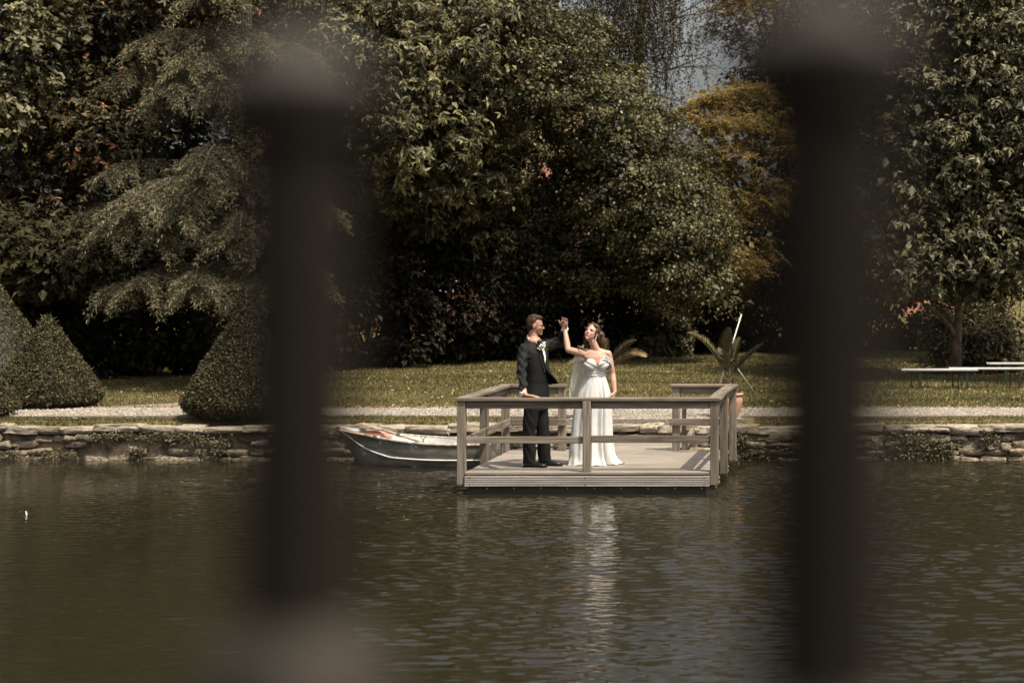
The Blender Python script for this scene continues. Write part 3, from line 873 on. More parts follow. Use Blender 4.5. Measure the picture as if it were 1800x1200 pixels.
# golden tree
gold_blobs = [blob_px(1275, 235, 49, 85, 70, 1.5), blob_px(1310, 330, 48.5, 75, 80, 1.4), blob_px(1290, 430, 48, 60, 80, 1.2), blob_px(1235, 210, 49.5, 45, 45, .9), blob_px(1370, 290, 49, 90, 100, 1.5), blob_px(1260, 340, 48.6, 40, 60, .9), blob_px(1275, 170, 49, 36, 34, .7), blob_px(1325, 185, 49.2, 40, 40, .8)]
broad_tree('golden_tree', 'golden yellow feathery leaved tree right of the round green tree', at(1330, 636, 49.6), at(1320, 160, 49.6), .15, gold_blobs,
           [dict(kind='pinnate', n=190, per=20, rad=.32, ln=.09, wd=.036, k=6, rl=.30, flat=.4)], gold_mat, inner=.25)
gold_top = [blob_px(1330, 40, 54, 90, 50, 1.6), blob_px(1305, -10, 54.5, 50, 35, 1.4), blob_px(1400, 50, 54, 110, 80, 1.8), blob_px(1360, -90, 55, 130, 90, 2.2), blob_px(1395, 10, 54, 60, 40, 1)]
broad_tree('pale_gold_tree', 'tall tree with pale golden leaves against the sky behind the golden tree', at(1400, 620, 55), at(1370, -60, 55), .22, gold_top,
           [dict(kind='pinnate', n=200, per=11, rad=.40, ln=.11, wd=.05, k=6, rl=.36)], leaf_mat('pale_gold_leaves', (.09, .062, .018), (.27, .19, .065), trans=.3), inner=.3)
ced_blobs = [blob_px(1400, 130, 52, 110, 50, 1.6), blob_px(1350, 150, 51.5, 70, 35, 1.2), blob_px(1440, 220, 52, 110, 90, 1.8), blob_px(1480, 60, 52.5, 110, 100, 2), blob_px(1440, 380, 51, 110, 110, 2), blob_px(1450, 520, 50.5, 110, 60, 1.6)]
broad_tree('cedar_tree', 'dark flat branched cedar between the golden tree and the broad leaved tree', at(1460, 625, 52.5), at(1460, -60, 52.5), .25, ced_blobs,
           [dict(kind='simple', n=260, per=60, rad=.55, ln=.15, wd=.05, flat=.3)], dark_mat)

# right tree with large leaves, its trunk in view
magn_blobs = [blob_px(1680, 300, 37.5, 120, 130, 1.5), blob_px(1620, 440, 37, 85, 85, 1.1), blob_px(1760, 420, 37.2, 90, 90, 1.3), blob_px(1600, 200, 37.6, 70, 130, 1.3), blob_px(1740, 130, 38, 110, 130, 1.6), blob_px(1610, 50, 38, 90, 90, 1.4),
              blob_px(1850, 260, 37.5, 110, 180, 1.6), blob_px(1690, 470, 37.2, 110, 50, 1.1), blob_px(1700, -110, 38.5, 180, 140, 2.0), blob_px(1830, 470, 37.2, 80, 60, 1.2), blob_px(1580, 330, 37.4, 45, 80, .9)]
mt = broad_tree('broad_leaved_tree', 'tree with large silvery green leaves and a forked trunk beside the benches', at(1680, 648, 38.4), at(1700, -60, 38.4), .085, magn_blobs,
           [dict(kind='whorl', n=540, per=10, rad=.34, ln=.15, wd=.056, k=6, droop=.35, tilt=.9), dict(kind='whorl', n=240, per=7, rad=.28, ln=.155, wd=.06, k=6, shell=(.95, 1.12)), dict(kind='simple', n=200, per=40, rad=.4, ln=.11, wd=.06, shell=(.6, .95))], magn_mat, n_limbs=10, trunk_mat=noise_mat('spotted_bark', [(0.05, 0.036, 0.022), (0.14, 0.105, 0.068), (0.24, 0.19, 0.13)], scale=9, rough=.9, bump=.8, dist=.02))
q0 = at(1678, 590, 38.35)
tube('limb', bez(q0, at(1660, 548, 38.0), at(1598, 520, 37.4), 9), [.055, .05, .045, .04, .034, .028, .022, .016, .01], bpy.data.materials['spotted_bark'], mt)

# background trees closing the view
for label, base, top, blobs, n in (
    ('tall background tree behind the pale lobed leaf tree', at(60, 640, 50), at(60, -300, 50), [blob_px(40, 150, 50, 260, 260, 3), blob_px(60, -220, 50, 280, 240, 3.4), blob_px(150, 400, 48, 260, 170, 2)], 560),
    ('tall background tree behind the conifer', at(420, 640, 50), at(420, -300, 50), [blob_px(400, 250, 49, 190, 230, 2.4), blob_px(330, 60, 47, 200, 120, 2.0), blob_px(400, -230, 51, 260, 240, 3.4), blob_px(480, 450, 47, 200, 120, 2)], 680),
    ('tall background tree behind the chestnut with large fanned leaves', at(700, 630, 54), at(700, -300, 54), [blob_px(700, 300, 52, 180, 190, 2.4), blob_px(640, -260, 55, 190, 190, 3)], 300),
    ('background tree behind the broad leaved tree by the benches', at(1700, 620, 48), at(1700, -200, 48), [blob_px(1690, 250, 47.5, 180, 250, 2.4), blob_px(1860, 200, 46, 150, 280, 2.4), blob_px(1560, 60, 49, 100, 150, 2)], 420)):
    broad_tree('background_tree', label, base, top, .25, blobs, [dict(kind='simple', n=n, per=60, rad=.65, ln=.20, wd=.13)], bgleaf_mat, n_limbs=8, inner=.25)

# evergreen shrubs in the shade below the crowns
def shrub(name, label, c, rx, ry, h, n, per, mat, kind='simple', ln=.09, wd=.05, group=None, rad=.2):
    base = Vector((c[0], c[1], GZ))
    root = empty(name, base, label, 'shrub', group)
    bl = [(np.array([c[0], c[1], GZ + h * .48]), np.array([rx, ry, h * .52])),
          (np.array([c[0] - rx * .4, c[1] - ry * .3, GZ + h * .35]), np.array([rx * .6, ry * .6, h * .36])), (np.array([c[0] + rx * .45, c[1] - ry * .2, GZ + h * .4]), np.array([rx * .55, ry * .6, h * .42]))]
    cp, cu = sample_clumps(bl, n, (.7, 1.05), .25, GZ + .03)
    pos, ow, idx = clump_points(cp, cu, per, rad)
    pos[:, 2] = np.maximum(pos[:, 2], GZ + .02)
    t = np.clip(rng.normal(.5, .2, len(cp))[idx] + rng.normal(0, .18, len(idx)), 0, 1)
    build_leaves('foliage', [leaves_simple(pos, ow, ln, wd, tint=t) if kind == 'simple' else leaves_whorl(pos, ow, ln, wd, 5, tint=t)], mat, root)
    bm = bmesh.new()
    for _ in range(6):
        e = Vector(cp[random.randrange(len(cp))])
        tube_bm(bm, bez(base, base.lerp(e, .5) + Vector((0, 0, .15)), e, 5), [.03, .025, .02, .012, .006], 5)
    bm_obj('stem', bm, bark, root)
    return root

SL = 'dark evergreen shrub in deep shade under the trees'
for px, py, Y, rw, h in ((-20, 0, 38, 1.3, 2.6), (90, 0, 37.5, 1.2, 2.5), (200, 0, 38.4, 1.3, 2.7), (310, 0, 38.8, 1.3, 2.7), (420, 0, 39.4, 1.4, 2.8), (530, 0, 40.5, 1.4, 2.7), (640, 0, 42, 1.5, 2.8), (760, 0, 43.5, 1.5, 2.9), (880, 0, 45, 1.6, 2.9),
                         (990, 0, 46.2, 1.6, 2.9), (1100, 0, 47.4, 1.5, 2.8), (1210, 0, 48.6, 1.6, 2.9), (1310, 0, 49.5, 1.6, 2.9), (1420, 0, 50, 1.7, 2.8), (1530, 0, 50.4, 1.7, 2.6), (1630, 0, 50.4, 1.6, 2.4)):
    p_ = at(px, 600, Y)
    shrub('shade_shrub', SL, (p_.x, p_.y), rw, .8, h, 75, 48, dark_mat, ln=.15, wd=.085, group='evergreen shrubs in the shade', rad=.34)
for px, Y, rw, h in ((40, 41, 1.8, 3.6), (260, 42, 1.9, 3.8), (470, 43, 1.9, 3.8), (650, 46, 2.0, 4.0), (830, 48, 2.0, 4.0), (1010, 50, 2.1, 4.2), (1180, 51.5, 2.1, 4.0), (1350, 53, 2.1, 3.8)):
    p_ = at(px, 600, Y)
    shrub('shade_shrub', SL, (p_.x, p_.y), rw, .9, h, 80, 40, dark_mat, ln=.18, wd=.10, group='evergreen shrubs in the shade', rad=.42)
# lighter ivy sprays that catch some light
for px, py, Y in ((1145, 600, 46.6), (1180, 610, 46.9)):
    p_ = at(px, 600, Y)
    shrub('laurel_bush', 'small bush with glossy leaves catching light behind the palm fronds', (p_.x, p_.y), .5, .4, 1.3, 36, 14, shrub_mat, 'whorl', .13, .055, 'glossy bushes at the wood edge', .2)
# shrubs round the trunk on the right
p_ = at(1650, 640, 39.6)
rose = shrub('rose_bush', 'loose rose bush with one pink bloom left of the forked trunk', (p_.x + .05, p_.y), .42, .4, 1.35, 60, 26, shrub_mat, 'simple', .07, .042, None, .16)
bm = bmesh.new()
rp = at(1626, 561, 39.0)
for k in range(14):
    a = k * 2.4; rr = .012 + .0022 * k
    e = rp + Vector((math.cos(a) * rr, math.sin(a) * rr * .7, .03 - .001 * k))
    bmesh.ops.create_icosphere(bm, subdivisions=1, radius=.016, matrix=Matrix.Translation(e) @ Matrix.Diagonal((1, .5, 1, 1)))
bm_obj('bloom', bm, noise_mat('pink_petal', [(.55, .12, .16), (.7, .22, .26)], rough=.6), rose)
p_ = at(1745, 640, 40)
shrub('hydrangea_bush', 'rounded bush with broad leaves right of the forked trunk', (p_.x, p_.y), .62, .5, 1.05, 80, 16, shrub_mat, 'whorl', .12, .055, None, .2)
p_ = at(1790, 610, 42.5)
shrub('tall_bush', 'tall leafy bush at the lawn edge behind the benches', (p_.x, p_.y), 1.0, .6, 1.9, 110, 40, shrub_mat, 'simple', .10, .06, None, .28)
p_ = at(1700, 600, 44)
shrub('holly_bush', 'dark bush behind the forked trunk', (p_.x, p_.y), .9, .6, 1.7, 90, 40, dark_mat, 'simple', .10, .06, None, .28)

# clipped cones
def cone(px_c, py_top, py_base, half_px, Y, label, n=30000):
    b = at(px_c, py_base, Y); b.z = GZ + .02
    H = (py_base - py_top) * Y / F; R = half_px * Y / F
    prof = [(0, .58), (.03, .80), (.09, .965), (.14, 1.0), (.25, .885), (.4, .715), (.55, .54), (.7, .362), (.82, .222), (.91, .122), (.96, .068), (.985, .035), (1.0, 0.0)]
    pt = np.array([q[0] for q in prof]); pr = np.array([q[1] for q in prof])
    root = empty('topiary_cone', b, label, 'topiary', 'clipped yew cones on the bank')
    # solid clipped body
    ts = np.linspace(0, 1, 40); nn = 56
    ph = random.uniform(0, 9)
    v = []
    for t in ts:
        r_ = np.interp(t, pt, pr) * R * .94
        for k in range(nn):
            a = 2 * math.pi * k / nn
            q = Vector((math.cos(a), math.sin(a), t * 2.2))
            w = r_ * (1 + .04 * noise.noise(q * 2.2 + Vector((ph, 0, 0)))) + .012 * noise.noise(q * 9)
            v.append((b.x + w * math.cos(a), b.y + w * math.sin(a), b.z + H * t))
    f = [(i * nn + k, i * nn + (k + 1) % nn, (i + 1) * nn + (k + 1) % nn, (i + 1) * nn + k) for i in range(39) for k in range(nn)]
    # leaves on it
    t = rng.random(n * 2); rr = np.interp(t, pt, pr)
    k_ = rng.random(n * 2) < rr + .05
    t, rr = t[k_][:n], rr[k_][:n]; m_ = len(t)
    a = rng.uniform(0, 2 * math.pi, m_)
    bump_ = np.array([noise.noise(Vector((math.cos(x), math.sin(x), y * 2.2)) * 2.2 + Vector((ph, 0, 0))) for x, y in zip(a, t)])
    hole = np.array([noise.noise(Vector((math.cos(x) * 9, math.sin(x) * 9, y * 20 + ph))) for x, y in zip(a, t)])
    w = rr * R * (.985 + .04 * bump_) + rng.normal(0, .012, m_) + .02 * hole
    pos = np.stack([b.x + w * np.cos(a), b.y + w * np.sin(a), b.z + H * t], 1)
    slope = -np.gradient(pr, pt * H / R)
    sl = np.interp(t, pt, slope)
    ow = unit(np.stack([np.cos(a), np.sin(a), np.clip(sl, -.5, 2)], 1))
    d = ow * .8 + rng.normal(0, .6, (m_, 3)); d[:, 2] += .25
    nr = ow * .5 + rng.normal(0, .6, (m_, 3)) + np.array([[0, 0, .4]])
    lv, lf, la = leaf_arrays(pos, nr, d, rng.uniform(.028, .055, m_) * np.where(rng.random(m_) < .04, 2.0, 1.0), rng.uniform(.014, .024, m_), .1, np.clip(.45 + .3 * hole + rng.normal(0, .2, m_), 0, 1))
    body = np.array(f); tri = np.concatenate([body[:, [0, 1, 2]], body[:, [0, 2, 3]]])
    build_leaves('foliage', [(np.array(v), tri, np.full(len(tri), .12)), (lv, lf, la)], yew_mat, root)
    tube('trunk', [b - Vector((0, 0, .04)), b + Vector((0, 0, .2))], [.07, .06], bark, root)

yew_mat = leaf_mat('clipped_yew', (0.008, 0.008, 0.003), (0.164, 0.143, 0.062), mid=0.36, rough=.55, spec=.25, trans=.12, third=(.20, .13, .06))
cone(432, 536, 740, 108, 27.95, 'tall clipped yew cone standing on the bank edge between gravel and wall', 40000)
cone(84, 558, 719, 92, 29.9, 'clipped yew cone with a broad rounded foot standing on the gravel')
cone(-12, 500, 712, 116, 32.0, 'largest clipped yew cone, standing behind the one with a broad rounded foot', 16000)
cone(-72, 590, 742, 97, 28.0, 'clipped yew cone at the water side, only its rounded flank in view', 15000)

# little weeds in the wall joints
def weed(px, py, w_px, h_px, n, mat, ln=.05):
    c = at(px, py, BANK - .03); Y = BANK
    rx, rz = w_px * Y / F, h_px * Y / F
    m_ = n
    g = rng.normal(0, .45, (m_, 3)) * np.array([[rx, .05, rz]])
    pos = np.array(c)[None] + g; pos[:, 1] = BANK - .10 - np.abs(g[:, 1])*.9 - .04 * rng.random(m_); pos[:, 2] = np.maximum(pos[:, 2], .015)
    d = g + rng.normal(0, .05, (m_, 3)); d[:, 1] -= .06; d[:, 2] += .02
    root = empty('wall_plant', (c.x, BANK - .12, max(.0, c.z - rz)), 'small weedy plant rooted in the joints of the stone bank wall', 'plant', 'weeds growing in the bank wall')
    build_leaves('foliage', [leaf_arrays(pos, np.array([[0, -.5, .8]]) + rng.normal(0, .5, (m_, 3)), d, ln * rng.uniform(.5, 1.2, m_), ln * .45, .15)], mat, root)
    bm = bmesh.new()
    for k in range(7):
        e = Vector(pos[rng.integers(m_)])
        tube_bm(bm, bez((c.x, BANK - .02, c.z - rz * .2), c.lerp(e, .5) + Vector((0, -.04, .02)), e, 4), [.006, .005, .004, .002], 4)
    bm_obj('stem', bm, bark, root)
    return root
weed_mat = leaf_mat('weed_leaves', (.03, .027, .010), (.15, .125, .055), trans=.2)
for q in ((1600, 785, 46, 30, 900), (1655, 790, 30, 20, 420), (650, 792, 26, 26, 480), (215, 764, 30, 7, 110), (285, 766, 34, 10, 190), (345, 772, 30, 14, 220), (392, 782, 16, 20, 200), (25, 797, 26, 8, 160), (105, 797, 40, 8, 220), (1345, 796, 42, 14, 420),
          (1310, 770, 16, 12, 120), (245, 795, 20, 12, 200), (180, 766, 40, 8, 150), (1740, 770, 16, 12, 140), (1110, 780, 30, 10, 200)):
    weed(*q, weed_mat)

# house behind the trees, seen only through gaps
def house(name, label, x0, x1, y0, y1, ze, zr, wins):
    root = empty(name, ((x0 + x1) / 2, y0, GZ), label, 'house')
    box('wall', x0, x1, y0, y1, GZ - .1, ze, brick_mat, root, bevel=0)
    ym = (y0 + y1) / 2; ov = .4
    bm = bmesh.new()
    a = [bm.verts.new(q) for q in ((x0 - ov, y0 - ov, ze - .15), (x1 + ov, y0 - ov, ze - .15), (x1 + ov, y1 + ov, ze - .15), (x0 - ov, y1 + ov, ze - .15))]
    rdg = [bm.verts.new((x0 + 2, ym, zr)), bm.verts.new((x1 - 2, ym, zr))]
    bm.faces.new((a[0], a[1], rdg[1], rdg[0])); bm.faces.new((a[2], a[3], rdg[0], rdg[1])); bm.faces.new((a[1], a[2], rdg[1])); bm.faces.new((a[3], a[0], rdg[0])); bm.faces.new(a[::-1])
    bm_obj('roof', bm, noise_mat('roof_tiles', [(.20, .088, .052), (.31, .142, .088)], scale=2, rough=.85, bump=.5, bump_scale=12), root)
    for wx, wz in wins:
        w_ = box('window', wx - .55, wx + .55, y0 - .04, y0 + .02, wz - .8, wz + .8, white_paint, root)
        box('pane', wx - .45, wx + .45, y0 - .055, y0 - .045, wz - .7, wz + .7, noise_mat('dark_glass', [(.02, .022, .025), (.03, .032, .035)], rough=.1), w_)
house('brick_house', 'red brick house with a terracotta tile roof showing through gaps in the trees', -21.0, -10.5, 64, 72, 5.6, 13.0, [(-19.5, 2.6), (-17, 2.6), (-14.5, 2.6), (-12, 2.6), (-18.5, 4.7)])
house('brick_outbuilding', 'low building with an orange tile roof glimpsed behind the forked trunk', 0.45, 2.9, 54, 57, 1.45, 2.45, [(2.2, 1.1)])

# ------------------------------------------------------------------ wooden platform
YF, YB = 23.0, 25.74            # front and back of the deck
XL, XR = -4.93, -2.105          # deck sides
ZD = 0.258
plat = empty('wooden_platform', ((XL + XR) / 2, (YF + YB) / 2, 0.0), 'weathered grey wooden landing stage with a railing, standing over the water', 'platform')
# deck boards run across
nb = 19
bwid = (YB - YF + .03) / nb
for k in range(nb):
    y0 = YF - .03 + k * bwid
    box('deck_board', XL + random.uniform(-.006, .006), XR + random.uniform(-.006, .006), y0 + .004, y0 + bwid - .004, ZD - .032, ZD + random.uniform(-.002, .002), deck_wood, plat, bevel=.004)
# ribbed fascia
bm = bmesh.new()
fz0, fz1 = 0.094, 0.214
nr_ = 5
prof = []
for k in range(nr_):
    a, b = fz0 + (fz1 - fz0) * k / nr_, fz0 + (fz1 - fz0) * (k + 1) / nr_
    prof += [(YF - .038, a + .003), (YF - .038, b - .0045), (YF - .022, b - .0035), (YF - .022, b + .0025)]
prof = prof[:-1] + [(YF - .012, fz1), (YF - .012, fz0)]
x0, x1 = XL + .0, XR
A = [bm.verts.new((x0, y, z)) for y, z in prof]; B = [bm.verts.new((x1, y, z)) for y, z in prof]
for k in range(len(prof)):
    j = (k + 1) % len(prof)
    bm.faces.new((A[k], B[k], B[j], A[j]))
bm.faces.new(A[::-1]); bm.faces.new(B)
bmesh.ops.recalc_face_normals(bm, faces=bm.faces[:])
fascia = bm_obj('fascia_board', bm, noise_mat('fascia_wood', [(0.22, 0.19, 0.16), (0.34, 0.30, 0.26), (0.43, 0.39, 0.345)], scale=5, stretch=(.35, 7, 7), rough=.85, bump=.3, spec=.2), plat)
for sx in (XL + .06, (XL + XR) / 2 - .02, XR - .06):
    for zz in (.118, .196):
        bm = bmesh.new()
        bmesh.ops.create_cone(bm, cap_ends=True, segments=8, radius1=.006, radius2=.005, depth=.006, matrix=Matrix.Translation((sx, YF - .041, zz)) @ Matrix.Rotation(math.pi / 2, 4, 'X'))
        bm_obj('screw', bm, iron, fascia)
# bearers and beams under the deck
box('front_beam', XL + .03, XR + .05, YF + .02, YF + .09, -.02, .205, dark_beam, plat)
box('rear_beam', XL + .03, XR - .03, YB - .14, YB - .07, -.02, .205, dark_beam, plat)
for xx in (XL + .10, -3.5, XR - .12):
    box('joist', xx - .03, xx + .03, YF + .095, YB - .15, .10, .222, dark_beam, plat)
for k in range(9):
    bx_ = XL + .25 + k * .31
    bm = bmesh.new()
    bmesh.ops.create_cone(bm, cap_ends=True, segments=8, radius1=.011, radius2=.009, depth=.014, matrix=Matrix.Translation((bx_, YF + .013, .066)) @ Matrix.Rotation(math.pi / 2, 4, 'X'))
    bm_obj('bolt', bm, steel, plat)
for (xx, yy) in ((XL + .2, YF + .2), (XR - .14, YF + .2), (XL + .2, YB - .2), (XR - .14, YB - .2), (XR - .06, 24.35)):
    tube('pile', [(xx, yy, -1.2), (xx, yy, .22)], .055, dark_beam, plat, n=10)

ZC1, ZC0 = 1.112, 1.074         # cap rail
PW = .095
def post(name, x0, x1, y0, y1, z0):
    return box(name, x0, x1, y0, y1, z0, ZC0 - .0015, wood['z'], plat, bevel=.005)
LX0, LX1 = XL - PW - .003, XL - .003
RX0, RX1 = XR + .003, XR + PW + .003
for yy in (YF, 24.28, 25.62):
    post('post', LX0, LX1, yy, yy + PW, .105)
    post('post', RX0, RX1, yy, yy + PW, .105 if yy < 24 else (.10 if yy < 25 else .13))
mx = -3.526
post('post', mx - .047, mx + .047, YF - .024, YF + .068, ZD + .002)
# rear posts beside the opening
post('post', -4.30, -4.205, 25.62, 25.715, ZD + .002)
post('post', -2.83, -2.735, 25.62, 25.715, ZD + .002)
# cap rails
def cap_board(poly, name='cap_rail'):
    bm = bmesh.new()
    a = [bm.verts.new((x, y, ZC0)) for x, y in poly]; b = [bm.verts.new((x, y, ZC1)) for x, y in poly]
    bm.faces.new(a[::-1]); bm.faces.new(b)
    n = len(poly)
    for k in range(n):
        bm.faces.new((a[k], a[(k + 1) % n], b[(k + 1) % n], b[k]))
    bmesh.ops.recalc_face_normals(bm, faces=bm.faces[:])
    bmesh.ops.bevel(bm, geom=bm.edges[:], offset=.006, segments=2, affect='EDGES', profile=.5)
    return bm
CW = .15
xo0, xo1 = LX0 - .022, RX1 + .022
yo0, yo1 = YF - .022, 25.62 + PW + .03
g_ = .0015
bm_obj('cap_rail', cap_board([(xo0, yo0), (xo1, yo0), (xo1 - CW, yo0 + CW), (xo0 + CW, yo0 + CW)]), wood['x'], plat)
bm_obj('cap_rail', cap_board([(xo0, yo0 + 2 * g_), (xo0 + CW - g_, yo0 + CW + g_), (xo0 + CW - g_, yo1 - CW - g_), (xo0, yo1 - 2 * g_)]), wood['y'], plat)
# the right hand cap is warped
bm = cap_board([(xo1, yo0 + 2 * g_), (xo1, yo1 - 2 * g_), (xo1 - CW + g_, yo1 - CW - g_), (xo1 - CW + g_, yo0 + CW + g_)])
bmesh.ops.subdivide_edges(bm, edges=[e for e in bm.edges if abs((e.verts[0].co - e.verts[1].co).y) > 1.5], cuts=10)
for v in bm.verts:
    t = (v.co.y - yo0) / (yo1 - yo0)
    v.co.z += .020 * math.sin(t * math.pi) * math.sin(t * math.pi) * (1 if v.co.x > xo1 - .05 else .35)
bm_obj('cap_rail', bm, wood['y'], plat)
bm_obj('cap_rail', cap_board([(xo0 + g_, yo1), (xo0 + CW, yo1 - CW), (-4.19, yo1 - CW), (-4.19, yo1)]), wood['x'], plat)
bm_obj('cap_rail', cap_board([(-2.845, yo1), (-2.845, yo1 - CW), (xo1 - CW, yo1 - CW), (xo1 - g_, yo1)]), wood['x'], plat)
# boards under the cap
TZ0, TZ1 = .985, ZC0 - .002
box('top_rail', LX1 + .003, mx - .05, YF + .03, YF + .062, TZ0, TZ1, wood['x'], plat)
box('top_rail', mx + .05, RX0 - .003, YF + .03, YF + .062, TZ0, TZ1, wood['x'], plat)
box('top_rail', LX0 + .03, LX0 + .062, YF + PW + .003, 24.277, TZ0, TZ1, wood['y'], plat)
box('top_rail', LX0 + .03, LX0 + .062, 24.28 + PW + .003, 25.617, TZ0, TZ1, wood['y'], plat)
box('top_rail', RX1 - .062, RX1 - .03, YF + PW + .003, 24.277, TZ0, TZ1, wood['y'], plat)
box('top_rail', RX1 - .062, RX1 - .03, 24.28 + PW + .003, 25.617, TZ0, TZ1, wood['y'], plat)
box('top_rail', LX1 + .003, -4.302, 25.65, 25.682, TZ0, TZ1, wood['x'], plat)
box('top_rail', -2.733, RX0 - .003, 25.65, 25.682, TZ0, TZ1, wood['x'], plat)
# middle rails
MZ0, MZ1 = .583, .674
box('middle_rail', LX1 + .003, mx - .05, YF + .02, YF + .055, MZ0, MZ1 - .012, wood['x'], plat)
box('middle_rail', mx + .05, RX0 - .003, YF + .02, YF + .055, MZ0 + .008, MZ1, wood['x'], plat)
box('middle_rail', LX1 + .002, LX1 + .034, YF + .10, 25.615, MZ0, MZ1, wood['y'], plat)
box('middle_rail', RX0 - .034, RX0 - .002, YF + .10, 25.580, MZ0 - .01, MZ1 - .01, wood['y'], plat)
box('middle_rail', LX1 + .04, -4.195, 25.586, 25.617, MZ0, MZ1, wood['x'], plat)
box('middle_rail', -2.86, RX0 - .003, 25.586, 25.617, MZ0, MZ1, wood['x'], plat)
for k, (xx, yy) in enumerate(((RX1 + .006, 23.06), (RX1 + .006, 24.33), (RX1 + .006, 25.67))):
    bm = bmesh.new()
    for zz in (.135, .185):
        bmesh.ops.create_cone(bm, cap_ends=True, segments=10, radius1=.013, radius2=.011, depth=.016, matrix=Matrix.Translation((xx, yy, zz)) @ Matrix.Rotation(math.pi / 2, 4, 'Y'))
    # two bolts of one coach-screw plate
    box_bm(bm, xx - .006, xx - .002, yy - .025, yy + .025, .115, .205)
    bm_obj('bolt_plate', bm, steel, plat)
# gangway to the bank
gang = empty('gangway', (-3.5, 26.4, .2), 'short plank gangway between the wooden platform and the bank', 'gangway')
for k in range(8):
    y0 = 25.80 + k * .148
    box('plank', -4.19 + random.uniform(-.005, .005), -2.76, y0, y0 + .14, ZD - .036, ZD - .002, deck_wood, gang)
for xx in (-4.15, -2.80):
    box('bearer', xx - .03, xx + .03, 25.78, 27.02, .10, ZD - .038, dark_beam, gang)
bm = bmesh.new()
oriented_box(bm, (-2.70, 26.42, .335), (.028, .56, .05), Vector((1, 0, 0)), Vector((0, 1, .10)).normalized(), Vector((0, -.10, 1)).normalized(), bevel=.004)
bm_obj('stringer', bm, wood['y'], gang)
bm = bmesh.new()
oriented_box(bm, (-2.70, 25.86, .52), (.026, .04, .27), Vector((1, 0, 0)), Vector((0, 1, -.12)).normalized(), Vector((0, .12, 1)).normalized(), bevel=.004)
bm_obj('brace', bm, wood['z'], gang)

# ------------------------------------------------------------------ rowing boat
def boat():
    bowX = at(593, 752, 26.4).x; sternX = at(868, 775, 26.4).x
    Ln = sternX - bowX
    yc = 26.42
    root = empty('rowing_boat', ((bowX + sternX) / 2, yc, 0), 'small worn dark grey rowing boat with white inside, moored by the stone wall', 'boat')
    ns, nk = 30, 13
    def station(t):
        """t 0 bow .. 1 stern: half beam, sheer z, keel z, shift of the keel"""
        hb = .50 * (math.sin(min(1, t * 1.25 + .015) * math.pi / 2) ** .75) * (1 - .22 * max(0, t - .62) / .38)
        sh = .275 + .225 * (1 - t) ** 2.3 + .02 * t
        ke = -.13 + .20 * max(0, .16 - t) / .16
        return hb, sh, ke
    def hull_pt(t, s, inset=0.0, dz=0.0):
        """s -1..1 across, from near gunwale (-1) over keel to far gunwale"""
        hb, sh, ke = station(t)
        hb = max(.004, hb - inset); ke = ke + dz
        a = abs(s)
        prof_y = math.sin(min(1, a * 1.06) * math.pi / 2) ** .62
        prof_z = a ** 2.1
        x = bowX + Ln * t + .26 * (1 - prof_z) * max(0, 1 - t * 4.5)
        return Vector((x, yc + math.copysign(1, s) * hb * prof_y, ke + (sh - ke) * prof_z))
    def shell(inset, dz, flip):
        bm = bmesh.new()
        rows = [[bm.verts.new(hull_pt(i / (ns - 1), -1 + 2 * j / (2 * nk), inset if i > 0 else 0, dz)) for j in range(2 * nk + 1)] for i in range(ns)]
        for i in range(ns - 1):
            for j in range(2 * nk):
                q = (rows[i][j], rows[i + 1][j], rows[i + 1][j + 1], rows[i][j + 1])
                bm.faces.new(q[::-1] if flip else q)
        return bm, rows
    bm, rows = shell(0, 0, False)
    bm.faces.new(rows[-1])
    bm_obj('hull', bm, boat_dark, root, smooth=True)
    bm, rows = shell(.022, .035, True)
    bm.faces.new(rows[-1][::-1])
    bmesh.ops.translate(bm, vec=(-.006, 0, .0), verts=[v for v in bm.verts])
    bm_obj('inner_hull', bm, boat_white, root, smooth=True)
    for s in (-1, 1):
        pts = [hull_pt(i / (ns - 1), s) + Vector((0, .002 * s, .004)) for i in range(ns)]
        tube('gunwale', pts, .019, noise_mat('worn_gunwale', [(.13, .10, .075), (.36, .31, .25), (.55, .52, .47)], scale=14, rough=.8), root, n=8)
        pts = [hull_pt(t, s * (.985 - .24 * min(1, t * 2.6) ** .8)) + Vector((0, .012 * s, 0)) for t in [i / 29 for i in range(30)]]
        tube('rubbing_strake', pts, .010, white_paint, root, n=6)
    tube('stem', [hull_pt(0, -.02 * k) + Vector((-.004, 0, 0)) for k in range(50, -1, -5)], .016, boat_dark, root, n=6)
    box('transom', sternX - .012, sternX + .012, yc - .40, yc + .40, .02, .29, boat_dark, root)
    for t, w_ in ((.42, .13), (.78, .16)):
        hb, sh, ke = station(t)
        x = bowX + Ln * t
        box('thwart', x - w_ / 2, x + w_ / 2, yc - hb * .93, yc + hb * .93, sh - .115, sh - .09, boat_white, root)
    # breasthook at the bow
    bm = bmesh.new()
    q = [hull_pt(.0, -1), hull_pt(.13, -1), hull_pt(.13, 1)]
    a = [bm.verts.new(v + Vector((0, 0, .012))) for v in q]; b = [bm.verts.new(v - Vector((0, 0, .01))) for v in q]
    bm.faces.new(a); bm.faces.new(b[::-1])
    for k in range(3): bm.faces.new((a[k], b[k], b[(k + 1) % 3], a[(k + 1) % 3]))
    bmesh.ops.recalc_face_normals(bm, faces=bm.faces[:])
    bm_obj('breasthook', bm, boat_white, root)
    for s, t in ((1, .66), (-1, .60)):
        q = hull_pt(t, s)
        bm = bmesh.new()
        tube_bm(bm, [q + Vector((0, 0, -.03)), q + Vector((0, 0, .07))], .008, 6)
        ring = [q + Vector((.028 * math.cos(a), 0, .10 + .034 * math.sin(a))) for a in np.linspace(math.pi * .75, math.pi * 2.25, 12)]
        tube_bm(bm, ring, .006, 6)
        bm_obj('rowlock', bm, steel, root)
    return hull_pt, bowX, Ln, yc
hull_pt, bowX, boatL, boatY = boat()
